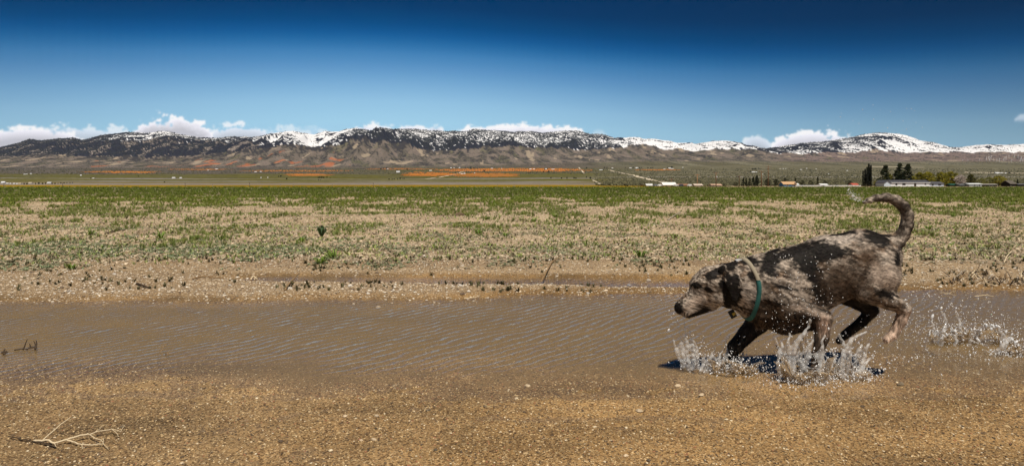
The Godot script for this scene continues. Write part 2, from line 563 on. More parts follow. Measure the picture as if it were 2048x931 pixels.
func build_valley() -> void:
	var us := steps([[-1400.0, -60.0, 40.0], [-60.0, 2110.0, 2.3], [2110.0, 3450.0, 40.0]])
	var v := PackedVector3Array()
	var col := PackedColorArray()
	var nd := 250
	for j in nd:
		var d := 46.8 * pow(8250.0 / 46.8, pow(float(j) / (nd - 1), 0.62))
		for u in us:
			var x: float = (u - 1024.0) * d / FOCAL
			v.append(Vector3(x, far_height(x, d), -d))
			col.append(valley_color(u, d, x))
	struct("valley_floor", grid_mesh(us.size(), nd, v, col), M.far_ground)

func build_mountains() -> void:
	var us := steps([[-1400.0, -60.0, 40.0], [-60.0, 2110.0, 2.2], [2110.0, 3450.0, 40.0]])
	var orange := Color(0.36, 0.125, 0.055)
	var cellular := noise(91, 1.0 / 36.0, 1, FastNoiseLite.TYPE_CELLULAR)
	cellular.cellular_return_type = FastNoiseLite.RETURN_CELL_VALUE
	for part in 2:
		var d0 := 8240.0 if part == 0 else 11200.0
		var d1 := 11200.0 if part == 0 else 17600.0
		var nd := 76 if part == 0 else 170
		var v := PackedVector3Array()
		var col := PackedColorArray()
		for j in nd:
			var d := lerpf(d0, d1, float(j) / (nd - 1))
			for u in us:
				var x: float = (u - 1024.0) * d / FOCAL
				var y := far_height(x, d)
				v.append(Vector3(x, y, -d))
				var s := hill_start(u)
				var top := s + 2000.0 + 350.0 * nz_roll.get_noise_2d(x * 0.35, 90.0)
				var t := (d - s) / (top - s)
				var t2 := (d - top + 200.0) / 3500.0
				var n1: float = nz_patch.get_noise_2d(x + 0.2 * d, d * 0.4)
				var n2: float = nz_knoll.get_noise_2d(x * 1.3, d * 0.45)
				var n3: float = nz_speck.get_noise_2d(x, d * 0.7)
				var cell := cellular.get_noise_2d(x, d * 0.6)
				var c: Color
				var g: float = nz_ridge.get_noise_2d(x * 1.7, d * 0.9)
				if t < 0.0:
					c = valley_color(u, minf(d, 9500.0), x)
				var brown := Color(0.178, 0.145, 0.12).lerp(Color(0.10, 0.088, 0.07), clampf(0.5 + 1.4 * n1, 0.0, 1.0))
				brown = brown.lerp(Color(0.175, 0.13, 0.115), smoothstep(1500.0, 1650.0, u))
				brown = brown.lerp(Color(0.105, 0.105, 0.05), clampf((n2 - 0.25) * 2.0, 0.0, 0.8))
				if t > 0.0:
					c = brown
					if n3 > 0.28 and n1 > -0.1: c = Color(0.05, 0.045, 0.04)
					# scrub on the tops and in the gullies, pale bare slopes
					var bush := smoothstep(0.6, 1.0, t) * (1.0 - smoothstep(900.0, 1050.0, u)) * 0.7
					if cell * 0.6 + n1 * 0.8 + bush > 0.55: c = Color(0.045, 0.04, 0.042)
					if n2 < -0.38: c = c.lerp(Color(0.36, 0.29, 0.21), 0.7)
					if u < 700.0 and t < 0.75 and u > 180.0:
						var pop: float = nz_knoll.get_noise_2d(x * 1.1 + 9000.0, d * 0.5)
						if pop > 0.2 + t * 0.25: c = c.lerp(orange, clampf((pop - 0.2 - t * 0.25) * 7.0, 0.0, 0.85))
					c = c.lerp(valley_color(u, minf(d, 9500.0), x), 1.0 - smoothstep(0.0, 0.18, t))
				if t2 > 0.0:
					var trees := Color(0.024, 0.025, 0.033) * (1.0 + 0.5 * n3)
					var snow := Color(0.72, 0.72, 0.74)
					var share := table(SNOW, u)
					var line := table([0, 0.5, 200, 0.45, 300, 0.5, 420, 0.55, 500, 0.2, 650, -0.1, 700, 0.1, 760, 0.15, 1000, 0.15, 1200, 0.1, 1240, -0.4, 2048, -0.4], u)
					share *= smoothstep(line - 0.25, line + 0.3, t2 + 0.2 * n2)
					var broad := smoothstep(0.6, 0.8, share)
					var salt := smoothstep(680.0, 740.0, u) * (1.0 - smoothstep(1215.0, 1240.0, u))
					var mix_: float = lerpf(lerpf(0.55, 0.28, broad), 0.8, salt) * n3 + lerpf(lerpf(0.36, 0.22, broad), 0.42, salt) * cell + lerpf(lerpf(0.45, 0.9, broad), 0.3, salt) * n1 + lerpf(lerpf(0.25, 0.6, broad), 0.15, salt) * n2 + lerpf(0.75, 0.3, salt) * nz_ridge.get_noise_2d(x * 1.5 - 0.2 * d, d * 0.42)
					var scree := Color(0.2, 0.17, 0.15)
					var high := trees if mix_ > (share - 0.5) * 1.7 else snow
					if share < 0.5 and n1 * 0.9 + n3 * 0.5 + n2 * 0.4 > 0.25 and u < 520.0 and high == trees: high = scree * (0.9 + 0.5 * cell)
					c = high if t2 > 0.03 + 0.03 * n1 else c
				c.a = 1.0
				col.append(c)
		struct("hills" if part == 0 else "mountains", grid_mesh(us.size(), nd, v, col), M.mountain)
	# the forest that darkens the slopes, and scrub on the hills below
	var cone := CylinderMesh.new()
	cone.top_radius = 0.0; cone.bottom_radius = 0.5; cone.height = 1.0; cone.radial_segments = 5; cone.rings = 1
	var xf := []
	var cols := []
	for i in 90000:
		var u := rng.randf_range(-40.0, 2090.0)
		var top := hill_start(u) + 2000.0
		var d := top + rng.randf_range(0.0, 3400.0)
		var x := (u - 1024.0) * d / FOCAL
		var dens: float = table([0, 0.5, 230, 0.45, 420, 0.4, 500, -0.05, 690, -0.12, 725, 0.75, 1215, 0.75, 1240, 0.02, 1480, 0.08, 1530, 0.32, 1700, 0.25, 1780, 0.1, 1850, -0.05, 2048, -0.15], u)
		if rng.randf() > dens + 0.7 * nz_patch.get_noise_2d(x + 0.2 * d, d * 0.4) + 0.5 * nz_speck.get_noise_2d(x * 0.6, d * 0.5): continue
		var h := rng.randf_range(11.0, 24.0)
		xf.append(placed(Vector3(x, far_height(x, d) + h * 0.42, -d), 0.0, Vector3(h * 0.75, h, h * 0.75)))
		cols.append(Color(0.022, 0.025, 0.026) * rng.randf_range(0.6, 1.6))
	scatter("mountain_forest", cone, M.leaf, xf, cols)
	xf = []
	cols = []
	for i in 26000:
		var u := rng.randf_range(-40.0, 2090.0)
		var d := hill_start(u) + rng.randf_range(-900.0, 2000.0)
		var x := (u - 1024.0) * d / FOCAL
		if rng.randf() > 0.4 + 0.9 * nz_knoll.get_noise_2d(x * 1.3, d * 0.45): continue
		var h := rng.randf_range(5.0, 11.0)
		xf.append(placed(Vector3(x, far_height(x, d) + h * 0.3, -d), 0.0, Vector3(h * 1.5, h, h * 1.5)))
		cols.append(Color(0.05, 0.047, 0.036) * rng.randf_range(0.6, 1.6))
	scatter("hill_scrub", cone, M.leaf, xf, cols)

func build_poppies() -> void:
	var list := [[865, 1185, 336.2, 343.2, 1.15], [800, 910, 343.6, 353.0, 1.1], [892, 1040, 345.4, 353.8, 1.2], [1030, 1095, 349.0, 351.5, 0.5], [150, 335, 341.4, 346.0, 0.3], [285, 350, 346.0, 348.2, 0.3], [560, 672, 346.8, 352.4, 0.6], [720, 870, 336.0, 339.5, 0.8], [470, 720, 339.5, 343.5, 0.35], [1265, 1365, 338.0, 341.0, 0.35],
		[330, 480, 336.5, 340.5, 0.3]]
	for f in list:
		var n := 90
		var m := 16
		var st := begin()
		var cu: float = (f[0] + f[1]) / 2.0
		for j in m:
			for i in n:
				var p := []
				var a := Vector2((i + 0.5) / n * 2 - 1, (j + 0.5) / m * 2 - 1)
				var u: float = cu + (f[1] - f[0]) / 2.0 * a.x
				var row: float = lerpf(f[2], f[3], (a.y + 1) / 2)
				var w := on_valley(u, row)
				var edge := 1.0 - maxf(a.length() * 0.75 + 0.25 * maxf(absf(a.x), absf(a.y)), 0.0)
				if edge * 2.2 + nz_patch.get_noise_2d(w.x * 1.4, w.z * 1.1) * 1.1 + nz_speck.get_noise_2d(w.x, w.z) * 0.35 < 0.55 - f[4] * 0.35: continue
				var du: float = (f[1] - f[0]) / n / 2.0
				var dr: float = (f[3] - f[2]) / m / 2.0
				for q in [[-1, 1], [-1, -1], [1, -1], [1, 1]]:
					p.append(on_valley(u + du * q[0], row + dr * q[1]) + Vector3(0, 1.2, 0))
				var c := Color(0.52, 0.165, 0.03).lerp(Color(0.26, 0.15, 0.04), clampf(0.5 + nz_speck.get_noise_2d(w.x * 0.7, w.z * 0.7), 0.0, 1.0) * (1.15 - f[4] * 0.6))
				st.set_color(c)
				quad(st, p[0], p[1], p[2], p[3])
		var o := obj("poppy_carpet", done(st), M.far_ground)
		tag(o, "orange poppies in bloom on the valley floor", "poppies", "poppy fields in the valley", "stuff")

func build_roads() -> void:
	M.dirt = mat(lin(0.55, 0.47, 0.36), 0.95)
	M.dirt.metallic_specular = 0.1
	for r in [[[850, 358.6, 5], [880, 354.6, 5], [905, 349.5, 4.5], [925, 343.6, 4], [940, 339.6, 3.5]], [[1158, 334.6, 2.5], [1162, 339, 3], [1169, 347, 3.5]], [[1186, 360, 4], [1191, 363, 4.5], [1200, 369.2, 6]], [[1216, 339, 4], [1228, 342.2, 4.5], [1250, 347.0, 5.5], [1275, 352.6, 10], [1300, 358.8, 14], [1332, 366.2, 20]], [[1930, 344.4, 3], [2000, 345.4, 3], [2060, 346.2, 3]], [[1740, 333.2, 2], [1800, 334.0, 2], [1850, 334.8, 2]]]:
		var st := begin()
		var last := []
		for i in r.size() - 1:
			for k in 13:
				if k == 12 and i < r.size() - 2: break
				var t := k / 12.0
				var u := lerpf(r[i][0], r[i + 1][0], t)
				var row := lerpf(r[i][1], r[i + 1][1], t)
				var w: float = lerpf(r[i][2], r[i + 1][2], t) * (1.0 + 0.25 * nz_mid.get_noise_2d(u * 0.3, row))
				var up := Vector3(0, 1.0, 0)
				var c := on_valley(u, row)
				var pair := []
				if absf(r[0][1] - r[-1][1]) < 2.5:
					pair = [on_valley(u, row + 0.35) + up, on_valley(u, row - 0.35) + up]
				else:
					pair = [c + Vector3(-w / 2 * -c.z / FOCAL, 1.0, 0), c + Vector3(w / 2 * -c.z / FOCAL, 1.0, 0)]
				if last.size(): quad(st, last[0], pair[0], pair[1], last[1])
				last = pair
		struct("dirt_road", done(st), M.dirt)

# ------------------------------------------------------------------ water

func build_water() -> void:
	var xs := steps([[-12.0, -4.7, 0.4], [-4.7, 4.7, 0.0135], [4.7, 12.0, 0.4]])
	var ds := steps([[2.1, 3.1, 0.05], [3.1, 6.1, 0.0135], [6.1, 7.2, 0.03]])
	var warp := noise(101, 0.9, 2)
	var warp2 := noise(103, 5.0, 2)
	var v := PackedVector3Array()
	for d in ds:
		for x in xs:
			var ph: float = warp.get_noise_2d(x, d) * 5.0 + warp2.get_noise_2d(x, d) * 1.7
			var lam := lerpf(0.070, 0.060, smoothstep(-2.0, 2.0, x))
			var a := x * 0.80 - d * 0.60
			var amp := smoothstep(3.3, 4.3, d + 0.3 * warp.get_noise_2d(x * 0.8 + 30.0, d)) * (0.85 + 0.6 * warp2.get_noise_2d(x * 0.5, d * 0.5))
			amp *= 1.0 - 0.45 * smoothstep(0.4, 1.6, x)
			var h := 0.0031 * amp * (sin(TAU * a / lam + ph) + 0.28 * sin(TAU * (x * 0.62 - d * 0.78) / 0.047 + 1.7 * ph))
			h += 0.0016 * warp2.get_noise_2d(x * 4.0, d * 4.0) * (0.25 + amp)
			v.append(Vector3(x, h, -d))
	struct("puddle_water", grid_mesh(xs.size(), ds.size(), v, PackedColorArray()), M.water)
	# silt hanging in the water, thicker where it is deeper
	for k in 3:
		var v2 := PackedVector3Array()
		for d in [2.2, 3.2, 4.2, 5.2, 6.2]:
			for x in [-12.0, -6.0, 0.0, 6.0, 12.0]: v2.append(Vector3(x, [-0.008, -0.015, -0.024][k], -d))
		struct("silty_water", grid_mesh(5, 5, v2, PackedColorArray()), M.silt)

# ------------------------------------------------------------------ stones, grass, straw

func stone_mesh(sd: int, flat: float) -> ArrayMesh:
	var n := noise(sd, 0.9, 2)
	var st := begin(false)
	var s := SphereMesh.new()
	s.radius = 1.0; s.height = 2.0; s.radial_segments = 7; s.rings = 3
	var arr := s.get_mesh_arrays()
	var vs: PackedVector3Array = arr[Mesh.ARRAY_VERTEX]
	var ix: PackedInt32Array = arr[Mesh.ARRAY_INDEX]
	for i in ix:
		var p := vs[i]
		p *= 1.0 + 0.45 * n.get_noise_3dv(p)
		p.y *= flat
		st.add_vertex(p)
	return done(st)

func blade_tuft(sd: int, count: int, height: float, spread: float, width: float, droop: float) -> ArrayMesh:
	var r := RandomNumberGenerator.new()
	r.seed = sd
	var st := begin(false)
	for k in count:
		var a := r.randf() * TAU
		var out := Vector3(cos(a), 0, sin(a))
		var side := Vector3(-out.z, 0, out.x)
		var base := out * r.randf() * spread * 0.35
		var h := height * r.randf_range(0.55, 1.0)
		var lean := spread * r.randf_range(0.3, 1.0)
		var w := width * r.randf_range(0.7, 1.2)
		var p1 := base + out * lean * 0.35 + Vector3(0, h * 0.6, 0)
		var p2 := base + out * lean + Vector3(0, h * (1.0 - droop * r.randf()), 0)
		var tint := r.randf_range(0.75, 1.2)
		st.set_color(Color(tint, tint, tint))
		quad(st, base - side * w / 2, p1 - side * w / 2, p1 + side * w / 2, base + side * w / 2)
		tri(st, p1 - side * w / 2, p2, p1 + side * w / 2)
	return done(st)

func placed(p: Vector3, turn: float, s: Vector3, tilt := 0.0) -> Transform3D:
	var b := Basis(Vector3.UP, turn) * Basis(Vector3.RIGHT, tilt)
	return Transform3D(b.scaled_local(s), p)

func build_scatter() -> void:
	# gravel of the wet track and the bank
	var variants := [stone_mesh(1, 0.5), stone_mesh(2, 0.6), stone_mesh(3, 0.45)]
	var names := ["gravel", "gravel", "gravel"]
	for k in 3:
		var xf := []
		var cols := []
		for i in 26000:
			var u := rng.randf_range(-60, 2108)
			var row := 1401.0 / pow(rng.randf_range(pow(2.3, 1.6), pow(4.5, 1.6)), 1.0 / 1.6) + HORIZON
			var d := EYE * FOCAL / (row - HORIZON)
			var x := (u - 1024.0) * d / FOCAL
			var p := ground_at(x, d)
			var s := 0.0016 + 0.0032 * pow(rng.randf(), 3.0) + (0.005 * rng.randf() if rng.randf() < 0.008 else 0.0)
			xf.append(placed(p + Vector3(0, s * 0.15, 0), rng.randf() * TAU, Vector3(s * rng.randf_range(0.9, 1.6), s, s)))
			var c := Color(0.40, 0.285, 0.15) * rng.randf_range(0.45, 1.5)
			var q := rng.randf()
			if q < 0.06: c = Color(0.66, 0.55, 0.38)
			elif q < 0.3: c = Color(0.1, 0.07, 0.045) * rng.randf_range(0.6, 1.3)
			elif q < 0.34: c = Color(0.3, 0.13, 0.07)
			cols.append(c)
		for i in 11000:
			var d := rng.randf_range(5.35, 7.7)
			var x := rng.randf_range(-1.0, 1.0) * (d * 0.8 + 0.2)
			var p := ground_at(x, d)
			if p.y < 0.004 and rng.randf() < 0.7: continue
			var s := 0.003 + 0.007 * pow(rng.randf(), 3.0) + (0.012 * rng.randf() if rng.randf() < 0.012 else 0.0)
			xf.append(placed(p + Vector3(0, s * 0.2, 0), rng.randf() * TAU, Vector3(s * rng.randf_range(0.9, 1.6), s, s)))
			var c := Color(0.54, 0.44, 0.32) * rng.randf_range(0.45, 1.35)
			if rng.randf() < 0.18: c = Color(0.72, 0.66, 0.56)
			elif rng.randf() < 0.2: c = Color(0.14, 0.1, 0.07)
			cols.append(c)
		for i in 6000:
			var d := 7.6 * pow(20.0 / 7.6, rng.randf())
			var x := rng.randf_range(-1.0, 1.0) * (d * 0.8 + 0.2)
			var s := 0.004 + 0.009 * pow(rng.randf(), 2.0)
			xf.append(placed(ground_at(x, d) + Vector3(0, s * 0.2, 0), rng.randf() * TAU, Vector3(s * 1.3, s, s)))
			cols.append(Color(0.45, 0.35, 0.25) * rng.randf_range(0.5, 1.5) if rng.randf() < 0.75 else Color(0.7, 0.64, 0.54))
		scatter("gravel", variants[k], M.stone, xf, cols)

	# sprouting crop: clumps, denser with distance
	var tufts := [blade_tuft(11, 12, 0.14, 0.09, 0.009, 0.5), blade_tuft(12, 9, 0.10, 0.10, 0.010, 0.7), blade_tuft(13, 15, 0.17, 0.10, 0.009, 0.4)]
	for k in 3:
		var xf := []
		var cols := []
		var made := 0
		for i in 150000:
			var d := 8.2 * pow(45.5 / 8.2, pow(rng.randf(), 0.72))
			var x := rng.randf_range(-1.0, 1.0) * (d * 0.8 + 0.3)
			var n: float = nz_clump.get_noise_2d(x * 1.3, d * 0.9) * 1.15 + 0.7 * nz_clump2.get_noise_2d(x, d * 0.7)
			var want := table([8.0, -0.42, 9.5, -0.36, 12.0, -0.23, 15.0, -0.15, 18.0, -0.07, 22.0, 0.10, 25.0, 0.45, 29.0, 0.95, 46.0, 1.2], d)
			if n + want + rng.randf_range(-0.22, 0.16) < 0.0: continue
			if rng.randf() > lerpf(0.42, 0.9, smoothstep(9.0, 27.0, d)): continue
			var s := rng.randf_range(0.45, 1.1) * lerpf(0.75, 1.05, smoothstep(9.0, 26.0, d))
			xf.append(placed(ground_at(x, d), rng.randf() * TAU, Vector3(s, s * rng.randf_range(0.6, 1.1), s)))
			var c := Color(0.155, 0.235, 0.022).lerp(Color(0.26, 0.29, 0.05), rng.randf()) * rng.randf_range(0.55, 1.2)
			if d < 18.0: c = c.lerp(Color(0.25, 0.27, 0.11), 0.35)
			if d > 24.0: c = c * 0.82
			if rng.randf() < 0.06: c = Color(0.5, 0.42, 0.27)
			cols.append(c)
			made += 1
			if made > 26000: break
		scatter("crop_grass", tufts[k], M.blade, xf, cols)

	# low grey-green weeds in front of the field
	var weed := blade_tuft(21, 11, 0.03, 0.035, 0.007, 0.6)
	var xw := []
	var cw := []
	for i in 150000:
		var d := rng.randf_range(6.9, 12.5)
		var x := rng.randf_range(-1.0, 1.0) * (d * 0.8 + 0.3)
		var n: float = nz_clump.get_noise_2d(x * 1.5 + 70.0, d * 2.0)
		var band := exp(-pow((d - 8.2) / 0.6, 2.0)) * lerpf(1.05, 0.42, smoothstep(-2.6, -0.6, x)) + 0.16 * exp(-pow((d - 10.2) / 1.6, 2.0))
		if n * 0.8 + nz_mid.get_noise_2d(x * 2.5, d * 2.5) * 0.6 + band * 0.8 + rng.randf_range(-0.75, 0.25) < 0.33: continue
		var s := rng.randf_range(0.35, 1.05)
		xw.append(placed(ground_at(x, d), rng.randf() * TAU, Vector3(s, s, s)))
		var c := Color(0.25, 0.35, 0.17).lerp(Color(0.40, 0.44, 0.27), rng.randf())
		var q := rng.randf()
		if q < lerpf(0.12, 0.5, smoothstep(-2.6, -0.6, x)): c = Color(0.52, 0.45, 0.3)
		elif q < lerpf(0.28, 0.62, smoothstep(-2.6, -0.6, x)): c = Color(0.13, 0.12, 0.05)
		cw.append(c * rng.randf_range(0.6, 1.15))
	scatter("low_weeds", weed, M.blade, xw, cw)
	# tiny sprouts, chaff and clods that make the bare soil rough
	var xq := []
	var cq := []
	var xc := []
	var cc := []
	for i in 90000:
		var d := 7.2 * pow(30.0 / 7.2, rng.randf())
		var x := rng.randf_range(-1.0, 1.0) * (d * 0.8 + 0.3)
		var n: float = nz_clump.get_noise_2d(x * 2.2 + 20.0, d * 1.6) + rng.randf_range(-0.5, 0.5)
		if n > -0.05 and i % 2 == 0:
			var s := rng.randf_range(0.5, 1.5)
			xq.append(placed(ground_at(x, d), rng.randf() * TAU, Vector3(s, s, s)))
			var c := Color(0.2, 0.28, 0.06).lerp(Color(0.4, 0.42, 0.16), rng.randf())
			var q := rng.randf()
			if q < 0.3: c = Color(0.55, 0.47, 0.31)
			elif q < 0.45: c = Color(0.12, 0.10, 0.05)
			cq.append(c * rng.randf_range(0.6, 1.2))
		elif i % 2 == 1:
			var s := 0.006 + 0.018 * pow(rng.randf(), 2.5)
			xc.append(placed(ground_at(x, d), rng.randf() * TAU, Vector3(s * rng.randf_range(1.0, 1.8), s, s)))
			cc.append(Color(0.5, 0.4, 0.28) * rng.randf_range(0.35, 1.35))
	scatter("sprouts", blade_tuft(24, 5, 0.045, 0.03, 0.007, 0.5), M.blade, xq, cq)
	scatter("soil_crumbs", stone_mesh(8, 0.7), M.straw, xc, cc)
	# small dark seedlings on the gravel bank
	var xd := []
	var cd := []
	for i in 1500:
		var d := rng.randf_range(5.75, 7.4)
		var x := rng.randf_range(-1.0, 1.0) * (d * 0.8)
		if nz_clump.get_noise_2d(x * 2.0, d * 3.0) < 0.0 or ground_at(x, d).y < 0.01: continue
		if x < -2.5 and rng.randf() < 0.6: continue
		var s := rng.randf_range(0.4, 1.0)
		xd.append(placed(ground_at(x, d), rng.randf() * TAU, Vector3(s, s, s)))
		cd.append(Color(0.07, 0.065, 0.025) * rng.randf_range(0.6, 1.5))
	scatter("seedlings", blade_tuft(22, 9, 0.06, 0.045, 0.009, 0.4), M.blade, xd, cd)
	# straw and chaff
	var st := begin()
	tube(st, [Vector3(-0.5, 0, 0), Vector3(-0.1, 0.02, 0.02), Vector3(0.5, 0.01, -0.02)], [0.03, 0.03, 0.02], 4)
	var straw := done(st)
	var xs := []
	var cs := []
	for i in 30000:
		var d := 6.9 * pow(34.0 / 6.9, rng.randf())
		var x := rng.randf_range(-1.0, 1.0) * (d * 0.8)
		if nz_clump.get_noise_2d(x * 0.8 + 200.0, d) < rng.randf_range(-0.5, 0.4): continue
		var s := rng.randf_range(0.03, 0.11)
		xs.append(placed(ground_at(x, d) + Vector3(0, 0.008, 0), rng.randf() * TAU, Vector3(s, s * 1.4, s * 1.4), 0.0) * Transform3D(Basis(Vector3.BACK, rng.randf_range(-0.3, 0.3)), Vector3.ZERO))
		cs.append(Color(0.55, 0.45, 0.31) * rng.randf_range(0.6, 1.3))
	scatter("dry_straw", straw, M.straw, xs, cs)

	# desert scrub on the valley floor
	var bush := stone_mesh(9, 0.75)
	var xb := []
	var cb := []
	for i in 60000:
		var d := 330.0 * pow(8200.0 / 330.0, pow(rng.randf(), 0.75))
		var u := rng.randf_range(-40, 2090)
		var x := (u - 1024.0) * d / FOCAL
		var right := smoothstep(1080.0, 1300.0, u)
		var keep := 0.9 * right if d < 4500.0 else 0.75
		if right < 0.5 and d < 5200.0: continue
		if d < 420.0: continue
		if rng.randf() > keep * (0.6 + nz_patch.get_noise_2d(x, d)): continue
		var s := rng.randf_range(0.5, 1.3) * lerpf(0.7, 4.6, clampf(d / 7000.0, 0.0, 1.0))
		xb.append(placed(Vector3(x, far_height(x, d) + s * 0.4, -d), rng.randf() * TAU, Vector3(s * 1.4, s, s)))
		cb.append(Color(0.075, 0.07, 0.035) * rng.randf_range(0.5, 1.9))
	scatter("desert_scrub", bush, M.leaf, xb, cb)

# ------------------------------------------------------------------ the dog

const DOG_D := 3.5         # distance of the dog's middle
var bone_a := PackedVector3Array()
var bone_b := PackedVector3Array()
var bone_ra := PackedFloat32Array()
var bone_rb := PackedFloat32Array()
var bone_s := PackedFloat32Array()
var bone_k := PackedFloat32Array()

func dp(cx: float, cy: float, side := 0.0) -> Vector3:
	# a point of the dog: cx, cy measured along and down its side in steps of about 1.24 mm, side towards the camera in metres
	var d := DOG_D - side
	return Vector3((1280.0 + cx / 2.1167 - 1024.0) * d / FOCAL, EYE - (360.0 + cy / 2.1167 - HORIZON) * d / FOCAL, -d)

func bone(ax: float, ay: float, az: float, ar: float, bx: float, by: float, bz: float, br: float, squash := 1.0, k := 0.022) -> void:
	bone_a.append(dp(ax, ay, az)); bone_b.append(dp(bx, by, bz))
	bone_ra.append(ar * 0.00124); bone_rb.append(br * 0.00124)
	bone_s.append(squash); bone_k.append(k)

func bone_dist(i: int, p: Vector3) -> float:
	var a := bone_a[i]
	var ab := bone_b[i] - a
	var t := clampf((p - a).dot(ab) / maxf(ab.length_squared(), 1e-9), 0.0, 1.0)
	var q := p - a - ab * t
	q.z /= bone_s[i]
	return q.length() - lerpf(bone_ra[i], bone_rb[i], t)

func body_dist(p: Vector3, some: PackedInt32Array) -> float:
	var d := 1.0
	for i in some:
		var e := bone_dist(i, p)
		var k := bone_k[i]
		var h := maxf(k - absf(d - e), 0.0) / k
		d = minf(d, e) - h * h * k * 0.25
	return d

func dog_bones() -> void:
	# trunk
	bone(520, 452, 0, 128, 640, 442, 0, 148, 0.66, 0.05)
	bone(640, 442, 0, 148, 800, 378, 0, 136, 0.66, 0.05)
	bone(800, 374, 0, 134, 940, 322, 0, 108, 0.68, 0.05)
	bone(940, 322, 0, 106, 1018, 322, 0, 88, 0.78, 0.05)
	bone(690, 480, 0, 104, 830, 428, 0, 72, 0.7, 0.05)
	bone(480, 510, 0, 78, 600, 555, 0, 62, 0.8, 0.05)
	bone(600, 552, 0, 62, 700, 550, 0, 50, 0.8, 0.05)
	bone(530, 560, 0, 58, 620, 588, 0, 54, 0.85, 0.05)
	bone(620, 588, 0, 54, 730, 590, 0.02, 44, 0.9, 0.05)
	# withers and neck
	bone(600, 370, 0, 62, 520, 378, 0, 52, 0.7, 0.05)
	bone(560, 440, 0, 118, 440, 436, 0, 92, 0.72, 0.05)
	bone(440, 434, 0, 92, 370, 436, 0, 82, 0.78, 0.03)
	bone(460, 490, 0, 55, 380, 500, 0, 42, 0.8, 0.03)
	# head: skull, brow, cheeks, muzzle, jaw, lips
	bone(352, 430, 0, 74, 300, 432, 0, 66, 0.86, 0.02)
	bone(300, 430, 0, 62, 258, 445, 0, 47, 0.95, 0.02)
	bone(325, 488, 0.030, 46, 280, 500, 0.022, 34, 0.8, 0.02)
	bone(325, 488, -0.030, 46, 280, 500, -0.022, 34, 0.8, 0.02)
	bone(268, 474, 0, 46, 196, 530, 0, 35, 0.82, 0.02)
	bone(196, 530, 0, 35, 176, 540, 0, 30, 0.85, 0.012)
	bone(300, 520, 0, 34, 205, 562, 0, 21, 0.9, 0.014)
	bone(258, 522, 0.024, 24, 196, 558, 0.018, 22, 0.6, 0.012)
	bone(258, 522, -0.024, 24, 196, 558, -0.018, 22, 0.6, 0.012)
	bone(262, 428, 0.036, 15, 240, 440, 0.03, 12, 1.0, 0.014)
	bone(262, 428, -0.036, 15, 240, 440, -0.03, 12, 1.0, 0.014)
	# ears, folded back against the neck
	for s in [1.0, -1.0]:
		bone(352, 378, 0.060 * s, 20, 386, 392, 0.086 * s, 30, 0.34, 0.010)
		bone(384, 392, 0.088 * s, 30, 398, 436, 0.100 * s, 34, 0.24, 0.007)
		bone(398, 436, 0.100 * s, 32, 402, 498, 0.102 * s, 14, 0.22, 0.006)
	# near front leg, swept back into the water
	bone(560, 430, 0.072, 66, 640, 540, 0.088, 62, 0.7, 0.035)
	bone(600, 500, 0.088, 56, 775, 585, 0.098, 36, 0.75, 0.03)
	bone(775, 585, 0.098, 36, 772, 660, 0.100, 27, 1.0, 0.02)
	bone(772, 660, 0.100, 27, 752, 745, 0.098, 21, 1.0, 0.015)
	bone(752, 745, 0.098, 21, 742, 795, 0.096, 19, 1.0, 0.012)
	for k in 4:
		var w := (k - 1.5) * 0.017
		bone(738, 800, 0.096 + w * 0.6, 13, 712 - absf(k - 1.5) * -6.0, 822, 0.096 + w, 11, 1.0, 0.009)
	# far front leg, reaching ahead
	bone(520, 500, -0.062, 66, 500, 600, -0.080, 48, 0.75, 0.035)
	bone(500, 600, -0.080, 44, 402, 706, -0.085, 29, 1.0, 0.02)
	bone(402, 706, -0.085, 28, 380, 765, -0.085, 21, 1.0, 0.015)
	for k in 4:
		var w := (k - 1.5) * 0.017
		bone(374, 770, -0.085 + w * 0.6, 13, 346 + absf(k - 1.5) * 6.0, 790, -0.085 + w, 11, 1.0, 0.009)
	# near hind leg
	bone(1010, 338, 0.050, 80, 1016, 400, 0.078, 76, 0.7, 0.04)
	bone(1018, 395, 0.078, 74, 962, 462, 0.092, 55, 0.75, 0.035)
	bone(1030, 418, 0.075, 60, 1042, 470, 0.085, 37, 0.7, 0.035)
	bone(968, 468, 0.092, 52, 1050, 505, 0.090, 38, 0.8, 0.025)
	bone(1050, 505, 0.090, 38, 1122, 545, 0.086, 25, 0.9, 0.02)
	bone(1122, 545, 0.086, 25, 1108, 590, 0.084, 21, 1.0, 0.012)
	bone(1108, 590, 0.084, 21, 1072, 655, 0.080, 19, 1.0, 0.012)
	for k in 4:
		var w := (k - 1.5) * 0.015
		bone(1066, 658, 0.080 + w * 0.6, 14, 1038 + absf(k - 1.5) * 6.0, 676, 0.080 + w, 11, 1.0, 0.009)
	# far hind leg
	bone(1000, 350, -0.050, 74, 880, 470, -0.085, 58, 0.75, 0.035)
	bone(880, 475, -0.085, 52, 982, 552, -0.088, 27, 0.9, 0.02)
	bone(982, 552, -0.088, 26, 940, 600, -0.086, 21, 1.0, 0.012)
	bone(940, 600, -0.086, 21, 872, 652, -0.082, 19, 1.0, 0.012)
	for k in 4:
		var w := (k - 1.5) * 0.015
		bone(868, 656, -0.082 + w * 0.6, 14, 838 + absf(k - 1.5) * 6.0, 680, -0.082 + w, 11, 1.0, 0.009)
	# tail, carried in a high curve
	var tail := [[1062, 264, 38], [1088, 262, 30], [1114, 232, 26], [1132, 190, 24], [1134, 150, 23], [1118, 112, 22], [1088, 86, 21], [1046, 73, 18], [1000, 76, 14], [968, 86, 10], [946, 95, 5]]
	for i in tail.size() - 1:
		bone(tail[i][0], tail[i][1], 0.0, tail[i][2], tail[i + 1][0], tail[i + 1][1], 0.0, tail[i + 1][2], 1.0, 0.012)

var coat_a: FastNoiseLite
var coat_b: FastNoiseLite
var coat_c: FastNoiseLite

